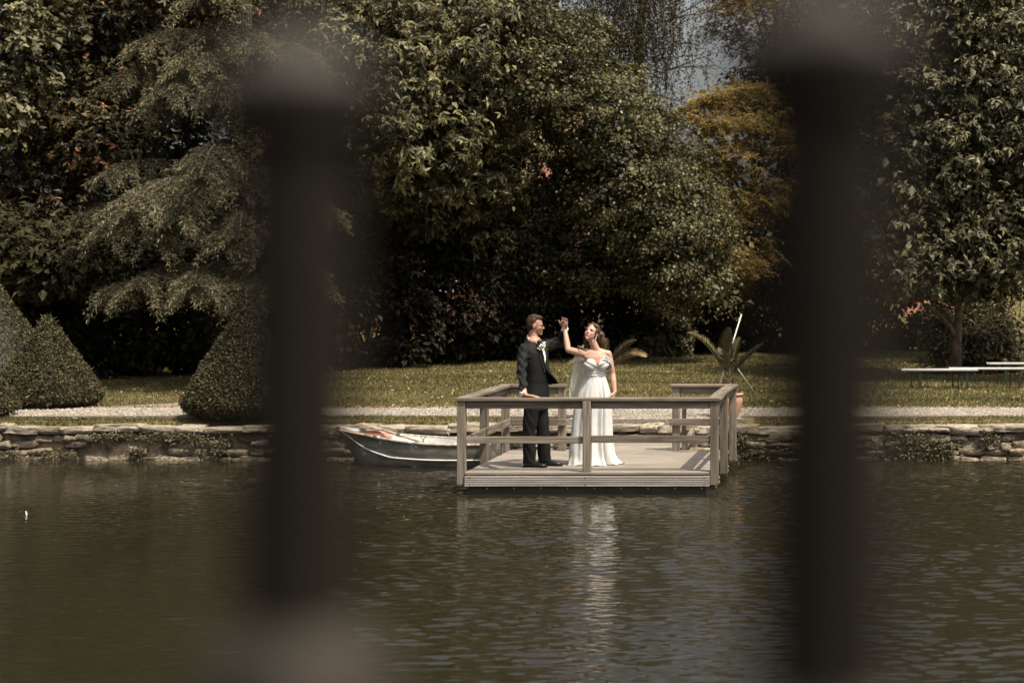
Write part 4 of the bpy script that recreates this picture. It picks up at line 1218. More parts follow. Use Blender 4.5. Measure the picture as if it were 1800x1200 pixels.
oar_wood = noise_mat('oar_wood', [(.30, .20, .12), (.46, .34, .22), (.52, .42, .30)], scale=6, stretch=(1, 4, 4), rough=.7)
def oar(a, b, blade_at, label):
    a, b = Vector(a), Vector(b)
    root = empty('oar', a, label, 'oar')
    tube('shaft', [a.lerp(b, t) for t in (0, .3, .7, 1)], [.017, .019, .018, .015], oar_wood, root, n=8)
    d = (b - a).normalized()
    _, s, u = frame_of(d)
    e0, e1 = (b, b + d * .34)
    bm = bmesh.new()
    rows = []
    for t, w in ((0, .016), (.25, .045), (.6, .062), (1, .058)):
        c = e0.lerp(e1, t)
        rows.append([bm.verts.new(c + s * w + u * .004), bm.verts.new(c - s * w + u * .004), bm.verts.new(c - s * w - u * .004), bm.verts.new(c + s * w - u * .004)])
    for r0, r1 in zip(rows, rows[1:]):
        for k in range(4): bm.faces.new((r0[k], r0[(k + 1) % 4], r1[(k + 1) % 4], r1[k]))
    bm.faces.new(rows[0][::-1]); bm.faces.new(rows[-1])
    bmesh.ops.recalc_face_normals(bm, faces=bm.faces[:])
    bm_obj('blade', bm, oar_wood, root)
    q = a.lerp(b, .62)
    tube('collar', [q - d * .05, q + d * .05], .026, steel, root, n=10)
oar(at(755, 781, 26.2), at(672, 755, 26.45), 1, 'wooden oar lying across the boat with a metal collar')
oar(at(700, 777, 26.05), at(640, 764, 26.1), 1, 'wooden oar lying along the near side of the boat')
# faded red fender lying in the bow
bm = bmesh.new()
c0, c1 = at(634, 763, 26.55), at(688, 769, 26.5)
dv = (c1 - c0)
prof_r = [.012, .045, .062, .07, .072, .07, .062, .045, .012]
tube_bm(bm, [c0 + dv * (k / 8) for k in range(9)], prof_r, 14)
bm_obj('boat_fender', bm, noise_mat('faded_red', [(.40, .14, .10), (.52, .21, .155), (.58, .32, .26)], scale=5, rough=.7), None, smooth=True)
tag(bpy.data.objects['boat_fender'], 'faded red cylindrical fender lying inside the rowing boat', 'fender')
tag(tube('mooring_rope', bez(at(594, 768, 26.35), at(575, 768, 26.7), at(548, 752, 27.05), 9), .006, noise_mat('rope', [(.30, .25, .18), (.45, .40, .31)], scale=40, rough=.9), n=6), 'thin rope mooring the boat to the stone bank', 'rope')

# ------------------------------------------------------------------ potted palms
frond_mat = leaf_mat('palm_leaflets', (.055, .047, .018), (.20, .16, .07), rough=.45, spec=.4, trans=.2)
dry_mat = leaf_mat('dry_palm_leaflets', (.16, .10, .045), (.36, .24, .12), rough=.6, trans=.2)
def pot_palm(px, py_base, Y, label, plabel, fronds):
    b = at(px, py_base, Y); b.z = GZ + .034
    R, H = .205, .335
    pot = empty('terracotta_pot', b, label, 'pot', 'terracotta pots flanking the gangway')
    bm = bmesh.new()
    lathe_bm(bm, b, [(.0, 0), (R * .62, 0), (R * .66, .02), (R * .84, H * .30), (R * .97, H * .58), (R * 1.0, H * .72), (R * .93, H * .84), (R * .86, H * .88), (R * .80, H * .88), (R * .80, H * .80), (0, H * .80)], 40)
    bm_obj('body', bm, terracotta, pot, smooth=True)
    bm = bmesh.new()
    lathe_bm(bm, b, [(R * .865, H * .885), (R * .99, H * .89), (R * 1.04, H * .93), (R * 1.03, H * .98), (R * .97, H * 1.0), (R * .86, H * .99), (R * .82, H * .93), (R * .82, H * .885), (R * .865, H * .885)], 40)
    bm_obj('rim', bm, terracotta, pot, smooth=True)
    bm = bmesh.new()
    lathe_bm(bm, b, [(.0, H * .87), (R * .81, H * .85)], 24)
    bm_obj('soil', bm, soil_mat, pot)
    palm = empty('potted_palm', b + Vector((0, 0, H * .86)), plabel, 'palm')
    cr = b + Vector((0, 0, .36 + .17))
    tube('trunk', [b + Vector((0, 0, H * .8)), b + Vector((.0, 0, .38)), b + Vector((0, 0, .47)), cr], [.055, .075, .07, .03], bark, palm, n=10)
    sc_p, sc_n, sc_d = [], [], []
    for k in range(60):
        a = random.uniform(0, 6.28); z = random.uniform(.33, .50)
        sc_p.append((b.x + .06 * math.cos(a), b.y + .06 * math.sin(a), b.z + z)); sc_d.append((math.cos(a) * .6, math.sin(a) * .6, .9)); sc_n.append((math.cos(a), math.sin(a), -.4))
    scatter_leaflike('leaf_bases', np.array(sc_p), np.array(sc_n), np.array(sc_d), .075, .04, dry_mat, None, palm)
    for (tx, ty, dY, arch, width, dry) in fronds:
        tip = at(tx, ty, Y + dY)
        mid = cr.lerp(tip, .5) + Vector((0, 0, arch))
        main = bez(cr, mid, tip, 24)
        bm = bmesh.new()
        tube_bm(bm, main[::3] + [main[-1]], [.012, .011, .010, .009, .007, .006, .005, .004, .003], 5)
        fr = bm_obj('frond', bm, leaf_mat('frond_rib', (.12, .10, .05), (.14, .12, .06)), palm)
        P, NN, D, Ls = [], [], [], []
        seg = np.array(main)
        for k in range(88):
            t = .16 + .84 * k / 87
            i = t * 23; i0 = min(22, int(i)); q = seg[i0] + (seg[i0 + 1] - seg[i0]) * (i - i0)
            tg = seg[i0 + 1] - seg[i0]; tg = tg / np.linalg.norm(tg)
            sd = np.cross(tg, [0, -.35, 1.0]); sd /= np.linalg.norm(sd)
            for s in (-1, 1):
                P.append(q); D.append(sd * s * .8 + tg * (.75 + .6 * t) + np.array([0, 0, .12]) + rng.normal(0, .08, 3))
                NN.append(np.cross(sd, tg) * -1 + np.array([0, -.2, .4])); Ls.append(width * (math.sin(math.pi * min(1, .22 + t * .78)) ** .7 + .12))
        P = np.array(P); n = len(P)
        scatter_leaflike('leaflets', P, np.array(NN), np.array(D), np.array(Ls) * rng.uniform(.7, 1.1, n), .0095, dry_mat if dry else frond_mat, 'stuff', fr, fold=.25)
pot_palm(1280, 741, 27.75, 'terracotta pot with a rolled rim beside the plain end of the gangway', 'potted date palm tied with white ribbons', [
    (1209, 586, -.2, .26, .13, 0), (1284, 577, -.15, .04, .20, 0), (1300, 594, .25, .08, .14, 0), (1342, 605, -.1, .05, .14, 0), (1266, 612, .4, .1, .13, 0)])
pot_palm(1056, 741, 27.75, 'terracotta pot standing behind the bride', 'potted date palm with one drying frond behind the bride', [
    (1118, 599, -.1, .12, .17, 0), (1134, 627, -.2, .22, .20, 1), (1066, 596, .2, .05, .15, 0), (1020, 610, .2, .2, .14, 0), (1000, 640, -.2, .2, .14, 0)])
# white rods with ribbons
ribbon = noise_mat('white_ribbon', [(.66, .65, .64), (.8, .79, .78)], rough=.5)
def rod(a, b, label, ties):
    a, b = Vector(a), Vector(b)
    root = empty('white_rod', a, label, 'rod')
    tube('shaft', [a, a.lerp(b, .5), b], .0105, white_paint, root, n=8)
    for t in ties:
        q = a.lerp(b, t)
        bm = bmesh.new()
        d, s, u = frame_of(b - a)
        tube_bm(bm, [q - d * .016, q + d * .016], .017, 10)
        for ang, ln in ((-.9, .06), (-2.2, .05), (-1.4, .075)):
            e = q + Vector((math.cos(ang) * ln, -.02, math.sin(ang) * ln))
            mid = q.lerp(e, .5) + Vector((0, 0, .03))
            pts = bez(q, mid, e, 5)
            vv = [(bm.verts.new(v + Vector((0, -.003, .011))), bm.verts.new(v + Vector((0, -.003, -.011)))) for v in pts]
            for m0, m1 in zip(vv, vv[1:]): bm.faces.new((m0[0], m1[0], m1[1], m0[1]))
        bm_obj('ribbon', bm, ribbon, root)
ga = at(1252, 690, 27.95); ga.z = GZ + .03; ga.x = at(1248, 700, 27.95).x
rod(ga, at(1303.5, 552, 28.1), 'long white rod leaning beside the tied palm, its top above the fronds', (.49,))
gb = at(1336.5, 706, 31.55); gb.z = GZ
rod(gb, at(1282, 627, 28.9), 'white rod leaning from the lawn towards the tied palm', (.88,))

# ------------------------------------------------------------------ folding benches on the lawn
bench_top = noise_mat('bench_top', [(.40, .39, .37), (.52, .51, .49)], scale=5, stretch=(.4, 5, 5), rough=.45)
bench_leg = noise_mat('bench_green_steel', [(.012, .024, .018), (.022, .038, .03)], rough=.4, spec=.5)
def bench(x0, x1, yb, ztop, label, legs):
    root = empty('folding_bench', ((x0 + x1) / 2, yb, GZ), label, 'bench', 'folding benches on the lawn')
    box('seat', x0, x1, yb, yb + .27, ztop - .028, ztop, bench_top, root, bevel=.005)
    box('under_rail', x0 + .12, x1 - .12, yb + .10, yb + .17, ztop - .052, ztop - .029, bench_leg, root)
    for lx in legs:
        box('leg', lx - .02, lx + .02, yb + .03, yb + .06, GZ - .01, ztop - .0285, bench_leg, root, bevel=.003)
        box('leg', lx - .16, lx - .135, yb + .21, yb + .235, GZ - .01, ztop - .0285, bench_leg, root, bevel=.003)
        tube('brace', [(lx, yb + .065, ztop - .20), (lx - .07, yb + .13, ztop - .12), (lx - .145, yb + .205, ztop - .06)], .009, bench_leg, root, n=6)
zb = .858
bench(at(1584, 0, 34.35).x, at(1719, 0, 34.35).x, 34.3, zb, 'whole folding bench with pale top and green steel legs on the lawn', [at(1617, 0, 34.35).x, at(1700, 0, 34.35).x])
bench(at(1668, 0, 34.9).x, at(1818, 0, 34.9).x, 34.78, zb - .004, 'folding bench half hidden behind the whole bench, on the lawn', [at(1690, 0, 34.8).x, at(1792, 0, 34.8).x])
bench(at(1734, 0, 36).x, at(1880, 0, 36).x, 35.9, zb + .03, 'farthest folding bench, standing behind the other two on the lawn', [at(1768, 0, 36).x, at(1850, 0, 36).x])

# feather on the pond
q = at(47, 906, 2.63 * F / (906 - 468))
bm = bmesh.new()
pts = bez(q + Vector((0, 0, -.005)), q + Vector((.006, 0, .025)), q + Vector((-.008, .005, .05)), 7)
for k in range(6):
    w0 = .011 * math.sin(math.pi * (k + .6) / 7.2); w1 = .011 * math.sin(math.pi * (k + 1.6) / 7.6)
    for s in (-1, 1):
        bm.faces.new([bm.verts.new(v) for v in (pts[k], pts[k] + Vector((s * w0, -.006, .002)), pts[k + 1] + Vector((s * w1, -.006, .002)), pts[k + 1])])
tag(bm_obj('feather', bm, white_paint), 'small white feather floating upright on the calm water', 'feather')

# ------------------------------------------------------------------ people
def capsule_bm(bm, p0, p1, r0, r1, n=14, m=4):
    p0, p1 = Vector(p0), Vector(p1)
    d, a, b = frame_of(p1 - p0)
    rings = []
    prof = [(-r0 * math.cos(k * math.pi / 2 / m), r0 * math.sin(k * math.pi / 2 / m), 0) for k in range(1, m + 1)]
    L_ = (p1 - p0).length
    prof += [(L_ + r1 * math.sin(k * math.pi / 2 / m), r1 * math.cos(k * math.pi / 2 / m), 1) for k in range(0, m)]
    for h, rr, _ in prof:
        rings.append([bm.verts.new(p0 + d * h + (a * math.cos(2 * math.pi * k / n) + b * math.sin(2 * math.pi * k / n)) * rr) for k in range(n)])
    for q0, q1 in zip(rings, rings[1:]):
        for k in range(n): bm.faces.new((q0[k], q0[(k + 1) % n], q1[(k + 1) % n], q1[k]))
    e0 = bm.verts.new(p0 - d * r0); e1 = bm.verts.new(p1 + d * r1)
    for k in range(n):
        bm.faces.new((e0, rings[0][(k + 1) % n], rings[0][k])); bm.faces.new((e1, rings[-1][k], rings[-1][(k + 1) % n]))

def chain(bm, pts, rads):
    for (a, b, r0, r1) in zip(pts, pts[1:], rads, rads[1:]): capsule_bm(bm, a, b, r0, r1)

def ell(bm, c, r, R=None, sub=3):
    M_ = Matrix.Translation(Vector(c)) @ (R.to_4x4() if R else Matrix.Identity(4)) @ Matrix.Diagonal((r[0], r[1], r[2], 1))
    bmesh.ops.create_icosphere(bm, subdivisions=sub, radius=1, matrix=M_)

def loft(bm, secs, n=28, R=None):
    """closed body through elliptical sections (centre, half width along u, half depth along v, u, v)"""
    rings = []
    for c, a, b, u, v in secs:
        rings.append([bm.verts.new(Vector(c) + u * (a * math.copysign(abs(math.cos(t)) ** .85, math.cos(t))) + v * (b * math.copysign(abs(math.sin(t)) ** .85, math.sin(t)))) for t in [2 * math.pi * k / n for k in range(n)]])
    for q0, q1 in zip(rings, rings[1:]):
        for k in range(n): bm.faces.new((q0[k], q0[(k + 1) % n], q1[(k + 1) % n], q1[k]))
    bm.faces.new(rings[0][::-1]); bm.faces.new(rings[-1])

def fuse(bm, voxel, smooth_it=6):
    """melt overlapping closed shapes into one continuous skin"""
    bmesh.ops.recalc_face_normals(bm, faces=bm.faces[:])
    me = bpy.data.meshes.new('tmp'); bm.to_mesh(me); bm.free()
    o = bpy.data.objects.new('tmp', me); C.objects.link(o)
    md = o.modifiers.new('r', 'REMESH'); md.mode = 'VOXEL'; md.voxel_size = voxel; md.adaptivity = 0
    ms = o.modifiers.new('s', 'SMOOTH'); ms.factor = .5; ms.iterations = smooth_it
    dg = bpy.context.evaluated_depsgraph_get()
    out = bpy.data.meshes.new_from_object(o.evaluated_get(dg))
    bpy.data.objects.remove(o); bpy.data.meshes.remove(me)
    return out

def displace(me, fn):
    n = len(me.vertices)
    co = np.empty(n * 3, np.float32); me.vertices.foreach_get('co', co); co = co.reshape(-1, 3)
    nr = np.array([v.normal[:] for v in me.vertices], np.float32)
    d = fn(co)
    co += nr * d[:, None]
    me.vertices.foreach_set('co', co.ravel()); me.update()

def hand_bm(bm, wrist, d, nrm, thumb, curl=.35, sc_=1.0, spread=.16, thumb_curl=.4, curls=None):
    """palm, four fingers and a thumb; nrm is the way the palm faces, thumb the side the thumb is on"""
    d, nrm, thumb = Vector(d).normalized(), Vector(nrm), Vector(thumb)
    nrm = (nrm - d * nrm.dot(d)).normalized(); s = (thumb - d * thumb.dot(d) - nrm * thumb.dot(nrm)).normalized()
    w = Vector(wrist)
    offs = (.031, .010, -.011, -.030); lens = (.070, .078, .072, .056); kn = (.086, .090, .086, .078)
    for k in range(4):
        kp = w + (d * kn[k] + s * offs[k]) * sc_
        capsule_bm(bm, w + (s * offs[k] * .55 + d * .01) * sc_, kp, .015 * sc_, .0115 * sc_, 10)
        dirv = (d + s * spread * (offs[k] / .03)).normalized()
        p_ = kp
        c_ = curls[k] if curls else curl
        for j, f in enumerate((.46, .30, .24)):
            ang = c_ * (j + 1) * (.9 if j else .8)
            dv_ = (dirv * math.cos(ang) + nrm * math.sin(ang)).normalized()
            q = p_ + dv_ * lens[k] * f * sc_
            capsule_bm(bm, p_, q, (.0098 - .0012 * j) * sc_, (.009 - .0013 * j) * sc_, 10)
            p_ = q
    t0 = w + (d * .022 + s * .026) * sc_
    t1 = t0 + (d * .036 + s * .028 + nrm * .010) * sc_
    dv_ = (d * .85 + s * .45 + nrm * thumb_curl).normalized()
    t2 = t1 + dv_ * .032 * sc_; t3 = t2 + (dv_ + nrm * .25 - s * .1).normalized() * .026 * sc_
    chain(bm, [t0, t1, t2, t3], [.015 * sc_, .0125 * sc_, .0105 * sc_, .0085 * sc_])

def head_frame(yaw, pitch, roll=0.0):
    """columns: forward, left, up. yaw 0 looks along +X, negative turns towards the camera"""
    f = Vector((math.cos(yaw) * math.cos(pitch), math.sin(yaw) * math.cos(pitch), math.sin(pitch)))
    l = Vector((-math.sin(yaw), math.cos(yaw), 0))
    u = f.cross(l)
    if roll:
        l, u = l * math.cos(roll) + u * math.sin(roll), u * math.cos(roll) - l * math.sin(roll)
    return Matrix((f, l, u)).transposed()

def head_bm(bm, c, R, s=1.0, female=False):
    def H(x, y, z): return Vector(c) + R @ (Vector((x, y, z)) * s)
    ell(bm, H(-.012, 0, .030), (.098 * s, .076 * s, .100 * s), R)
    ell(bm, H(.030, 0, -.030), (.066 * s, .060 * s, .085 * s), R)
    ell(bm, H(.040, 0, -.070), (.048 * s, (.040 if female else .048) * s, .045 * s), R)
    ell(bm, H(.076, 0, -.100), (.018 * s, .020 * s, .017 * s), R)
    for sy in (-1, 1):
        ell(bm, H(.062, sy * .036, -.030), (.026 * s, .022 * s, .026 * s), R)          # cheeks
        ell(bm, H(.078, sy * .030, .018), (.016 * s, .026 * s, .009 * s), R)           # brow
        ell(bm, H(-.008, sy * .077, -.010), (.018 * s, .009 * s, .032 * s), R)         # ear
    capsule_bm(bm, H(.086, 0, .008), H(.108, 0, -.028), .008 * s, .0125 * s, 10)
    for sy in (-1, 1): ell(bm, H(.098, sy * .011, -.032), (.010 * s, .008 * s, .008 * s), R)
    ell(bm, H(.084, 0, -.062), (.013 * s, .024 * s, .007 * s), R); ell(bm, H(.082, 0, -.073), (.012 * s, .021 * s, .007 * s), R)
    return H

def skin_mat(name, a, b):
    m, nt, p, N, L = nm(name)
    tc = N.new('ShaderNodeTexCoord'); nz = N.new('ShaderNodeTexNoise'); nz.inputs['Scale'].default_value = 14
    L.new(tc.outputs['Object'], nz.inputs['Vector'])
    cr = N.new('ShaderNodeValToRGB'); cr.color_ramp.elements[0].color = (*a, 1); cr.color_ramp.elements[1].color = (*b, 1)
    L.new(nz.outputs['Fac'], cr.inputs[0]); L.new(cr.outputs[0], p.inputs['Base Color'])
    p.inputs['Roughness'].default_value = .48
    p.inputs['Subsurface Weight'].default_value = .12; p.inputs['Subsurface Radius'].default_value = (.012, .005, .003)
    return m
skin_g = skin_mat('skin_warm', (.34, .175, .115), (.42, .225, .15))
skin_b = skin_mat('skin_fair', (.42, .235, .165), (.50, .295, .215))
suit = noise_mat('black_wool', [(.0040, .0038, .0036), (.0068, .0065, .006)], scale=30, rough=.75, spec=.25, bump=.15)
satin_black = noise_mat('black_satin', [(.007, .007, .007), (.011, .011, .011)], scale=12, rough=.35, spec=.4)
shoe_mat = noise_mat('patent_leather', [(.006, .006, .006), (.010, .010, .010)], scale=12, rough=.12, spec=.6)
shirt_mat = noise_mat('white_cotton', [(.72, .71, .70), (.8, .79, .78)], scale=20, rough=.7)
hair_g = noise_mat('brown_hair', [(.012, .006, .0025), (.038, .020, .009), (.068, .038, .017)], scale=30, stretch=(1, 1, .35), spec=.2, rough=.6, bump=.6, dist=.004)
hair_b = noise_mat('light_brown_hair', [(.020, .011, .005), (.060, .034, .016), (.11, .067, .033)], scale=26, stretch=(1.5, 1.5, .3), rough=.5, bump=.6, dist=.004)
lip_mat = noise_mat('lips', [(.32, .10, .08), (.40, .14, .11)], rough=.45)
dark_eye = noise_mat('lash', [(.02, .012, .008), (.03, .02, .012)], rough=.6)

GY = 23.60
gs = GY / F
def G(px, py, dy=0.0): 
    q = at(px, py, GY); return Vector((q.x, GY + dy, q.z))
Fg = Vector((math.cos(math.radians(-24)), math.sin(math.radians(-24)), 0)); Lg = Vector((-Fg.y, Fg.x, 0)); UP = Vector((0, 0, 1))

def groom():
    base = G(944, 823); base.z = ZD
    root = empty('person', base, 'man in a black suit with bow tie and glasses, one hand on the railing', 'person')
    # joints
    sh_r, el_r, wr_r = G(925.5, 613, -.15), G(926, 654, -.33), Vector((G(937, 690, 0).x, 23.075, ZC1 + .040))
    sh_l, el_l, wr_l = G(955, 608, .15), G(977, 603, .36), G(988.5, 577, .22)
    neck = G(938, 604, .01); headc = G(940.5, 572.5, .02)
    hip = G(942, 706)
    ft_r, ft_l = G(933, 815, -.08), G(955, 809, .09)
    ft_r.z = ft_l.z = ZD + .075
    kn_r, kn_l = G(932.5, 762, -.09), G(952.5, 760, .07)
    R = head_frame(math.radians(4), math.radians(-3))
    # one continuous body
    bm = bmesh.new()
    H = head_bm(bm, headc, R, .93)
    capsule_bm(bm, H(-.024, 0, -.05), neck + Vector((0, 0, -.02)), .052, .054)
    chain(bm, [neck, G(939, 640), G(941, 672), hip], [.10, .12, .105, .095])
    for a, b_, c_ in ((sh_r, el_r, wr_r), (sh_l, el_l, wr_l)):
        capsule_bm(bm, neck + Vector((0, 0, -.05)), a, .06, .055)
        chain(bm, [a, b_, c_], [.048, .036, .026])
    for hp, k_, f_ in ((hip + Lg * -.08, kn_r, ft_r), (hip + Lg * .08, kn_l, ft_l)):
        chain(bm, [hp, k_, f_], [.066, .046, .028])
        capsule_bm(bm, f_, f_ + Vector((.05, -.015, -.035)), .026, .02)
    hand_bm(bm, wr_r + Vector((.01, 0, -.012)), (1, -.05, -.13), (0, 0, -1), (0, 1, 0), curl=.10, spread=.12, sc_=1.02)
    hand_bm(bm, wr_l, (-.10, -.14, 1), (.35, -1, .1), (-1, 0, 0), curl=.55, sc_=.95, thumb_curl=.05, spread=.04, curls=(.3, .6, .65, .65))
    body = place_mesh('body', fuse(bm, .0066, 2), skin_g, root, smooth=True)
    # hair: short, swept back
    bm = bmesh.new()
    def HH(x, y, z): return headc + R @ (Vector((x, y, z)) * .93)
    ell(bm, HH(-.028, 0, .050), (.086, .0735, .086), R)
    ell(bm, HH(-.048, 0, .008), (.058, .0735, .078), R)
    ell(bm, HH(.030, 0, .100), (.055, .054, .034), R); ell(bm, HH(-.02, 0, .116), (.068, .056, .028), R)
    ell(bm, HH(-.070, 0, -.030), (.032, .054, .048), R)
    me = fuse(bm, .0052, 2)
    displace(me, lambda co: np.array([.0038 * noise.noise(Vector(c) * 70) + .003 * noise.noise(Vector(c) * 150) for c in co], np.float32))
    place_mesh('hair', me, hair_g, root, smooth=True)
    # glasses
    bm = bmesh.new()
    for sy in (-1, 1):
        ring = [HH(.100, sy * .033 + .024 * math.cos(a), -.004 + .019 * math.sin(a)) for a in np.linspace(0, 2 * math.pi, 17)]
        tube_bm(bm, ring, .0022, 6)
        tube_bm(bm, [HH(.098, sy * .057, .002), HH(.06, sy * .074, .004), HH(.0, sy * .086, .004)], .0024, 6)
    tube_bm(bm, [HH(.101, -.010, 0), HH(.106, 0, .003), HH(.101, .010, 0)], .0022, 6)
    bm_obj('glasses', bm, noise_mat('glasses_metal', [(.05, .035, .02), (.09, .065, .035)], rough=.3, metal=.7), root)
    for sy in (-1, 1):
        bm = bmesh.new(); ell(bm, HH(.083, sy * .032, .0), (.007, .013, .006), R, 2); bm_obj('eye', bm, dark_eye, root, smooth=True)
        bm = bmesh.new(); ell(bm, HH(.092, sy * .031, .021), (.006, .019, .004), R, 2); bm_obj('eyebrow', bm, hair_g, root, smooth=True)
    # shirt: collar band and front
    bm = bmesh.new()
    cn = G(936.5, 599)
    rings = []
    for z, rr in ((-.055, .112), (-.03, .082), (-.008, .0665), (.022, .0635), (.028, .060)):
        rings.append([bm.verts.new(cn + Fg * (math.cos(t) * rr) + Lg * (math.sin(t) * rr) + Vector((0, 0, z + .055 * max(0, -math.cos(t)) * (1 if z > -.02 else .3)))) for t in [2 * math.pi * k / 28 for k in range(28)]])
    for q0, q1 in zip(rings, rings[1:]):
        for k in range(28): bm.faces.new((q0[k], q0[(k + 1) % 28], q1[(k + 1) % 28], q1[k]))
    shirt = bm_obj('shirt', bm, shirt_mat, root, smooth=True)
    # jacket torso and sleeves, melted together
    bm = bmesh.new()
    secs = []
    for py, a, b_, off, cx in ((702, .188, .138, 0, 942.5), (690, .182, .134, 0, 942), (672, .164, .122, .006, 941.5), (655, .168, .126, .01, 941), (636, .182, .134, .008, 940), (620, .188, .132, .0, 939), (611, .176, .114, -.008, 938.5), (605, .14, .098, -.012, 938), (600, .098, .085, -.014, 938)):
        secs.append((G(cx, py) + Fg * off, a, b_, Lg, Fg))
    loft(bm, secs)
    for t in np.linspace(math.pi * .42, math.pi * 1.58, 13):      # jacket collar standing round the back of the neck
        d_ = Fg * math.cos(t) + Lg * math.sin(t)
        bk = max(0, -math.cos(t))
        capsule_bm(bm, G(936, 603) + d_ * .082, G(936, 598.5 - 9.5 * bk) + d_ * .070, .020, .010, 8)
    def sleeve(pts, rads):
        chain(bm, pts, rads)
    ell(bm, sh_r + Vector((.015, .01, .0)), (.066, .068, .064)); ell(bm, sh_l + Vector((-.01, 0, -.005)), (.07, .07, .065))
    sleeve([sh_r, sh_r.lerp(el_r, .5) + Vector((-.006, 0, 0)), el_r, el_r.lerp(wr_r, .55), wr_r + Vector((-.028, .035, .022))], [.068, .061, .054, .048, .044])
    sleeve([sh_l, el_l, el_l.lerp(wr_l, .80)], [.072, .060, .047])
    me = fuse(bm, .0075, 5)
    ax_r = [np.array(sh_r), np.array(el_r), np.array(wr_r)]; ax_l = [np.array(sh_l), np.array(el_l), np.array(wr_l)]
    def wr(co):
        d = np.zeros(len(co), np.float32)
        for ax in (ax_r, ax_l):
            for p0, p1 in zip(ax, ax[1:]):
                v = p1 - p0; L2 = v @ v
                t = np.clip(((co - p0) @ v) / L2, 0, 1)
                q = p0 + t[:, None] * v; dist = np.linalg.norm(co - q, axis=1)
                near = np.clip(1 - (dist - .05) / .06, 0, 1)
                d += (near * (.0055 * np.sin((co[:, 2] * 85 + co[:, 0] * 60 - co[:, 1] * 25)) + .004 * np.sin(co[:, 2] * 47 - co[:, 0] * 90))).astype(np.float32)
        d += np.array([.004 * noise.noise(Vector(c) * 9) for c in co], np.float32)
        return d
    displace(me, wr)
    jacket = place_mesh('jacket', me, suit, root, smooth=True)
    # open front panel of the jacket, swinging out to the right
    bm = bmesh.new()
    edge = [G(949, 612, -.02), G(957, 630, -.06), G(962, 648, -.07), G(969, 658, -.05), G(977, 667, .0), G(980.5, 674, .02)]
    inner = [G(955, 608, .10), G(957, 630, .09), G(958, 648, .09), G(960, 660, .09), G(962, 670, .09), G(963, 676, .08)]
    rows = []
    for e, i_ in zip(edge, inner):
        row = []
        for k in range(7):
            t = k / 6
            row.append(i_.lerp(e, t) + Fg * (.05 * math.sin(math.pi * t)) )
        rows.append(row)
    F_, B_ = [], []
    for row in rows:
        F_.append([bm.verts.new(v) for v in row]); B_.append([bm.verts.new(v + Vector((-.008, .006, 0))) for v in row])
    nr_r, nc_ = len(rows), 7
    for i in range(nr_r - 1):
        for k in range(nc_ - 1):
            bm.faces.new((F_[i][k], F_[i][k + 1], F_[i + 1][k + 1], F_[i + 1][k])); bm.faces.new((B_[i][k], B_[i + 1][k], B_[i + 1][k + 1], B_[i][k + 1]))
    for i in range(nr_r - 1):
        bm.faces.new((F_[i][-1], B_[i][-1], B_[i + 1][-1], F_[i + 1][-1])); bm.faces.new((F_[i][0], F_[i + 1][0], B_[i + 1][0], B_[i][0]))
    for k in range(nc_ - 1):
        bm.faces.new((F_[-1][k], F_[-1][k + 1], B_[-1][k + 1], B_[-1][k])); bm.faces.new((F_[0][k + 1], F_[0][k], B_[0][k], B_[0][k + 1]))
    bmesh.ops.recalc_face_normals(bm, faces=bm.faces[:])
    bmesh.ops.subdivide_edges(bm, edges=bm.edges[:], cuts=1, use_grid_fill=True, smooth=.6)
    bm_obj('front_panel', bm, suit, jacket, smooth=True)
    # lapels lie on the chest
    def chest(u, py, lift=.0):
        """point on the jacket front: u along his left, py pixel height"""
        tab = [(600, .085, .098), (605, .098, .14), (611, .114, .176), (620, .132, .188), (636, .142, .182), (655, .136, .168), (672, .128, .164), (700, .138, .188)]
        ys = [q[0] for q in tab]
        b_ = np.interp(py, ys, [q[1] for q in tab]); a_ = np.interp(py, ys, [q[2] for q in tab])
        k = max(0.0, 1 - (abs(u) / a_) ** 2.2) ** .5
        return G(np.interp(py, [600, 640, 700], [938, 940.2, 942.5]), py) + Lg * u + Fg * (b_ * k + .006 + lift)
    for s, pts in ((-1, [(-.055, 598.5, -.035, 601), (-.078, 606, -.030, 607), (-.098, 615, -.025, 615), (-.088, 628, -.018, 626), (-.055, 642, -.010, 640), (-.018, 654, -.004, 654)]), (1, [(.05, 599, .03, 602), (.075, 606, .03, 608), (.095, 615, .028, 616), (.085, 628, .022, 627), (.05, 642, .012, 641), (.012, 654, .002, 654)])):
        bm = bmesh.new()
        rows = []
        for (u0, y0, u1, y1) in pts:
            rows.append([bm.verts.new(chest(u0 + (u1 - u0) * t, y0 + (y1 - y0) * t, .007 + .004 * math.sin(math.pi * t))) for t in (0, .33, .66, 1)])
        for r0, r1 in zip(rows, rows[1:]):
            for k in range(3): bm.faces.new((r0[k], r0[k + 1], r1[k + 1], r1[k]))
        bmesh.ops.solidify(bm, geom=bm.faces[:], thickness=.004)
        bm_obj('lapel', bm, satin_black, jacket, smooth=True)
    bm = bmesh.new()
    rows = []
    for (u0, y0, u1) in ((-.030, 604, .032), (-.026, 612, .026), (-.020, 624, .022), (-.008, 640, .008)):
        rows.append([bm.verts.new(chest(u0 + (u1 - u0) * t, y0, .004)) for t in (0, .25, .5, .75, 1)])
    for r0, r1 in zip(rows, rows[1:]):
        for k in range(4): bm.faces.new((r0[k], r0[k + 1], r1[k + 1], r1[k]))
    bm_obj('shirt_front', bm, shirt_mat, shirt, smooth=True)
    # bow tie
    bm = bmesh.new()
    ct = chest(0, 600.5, .008)
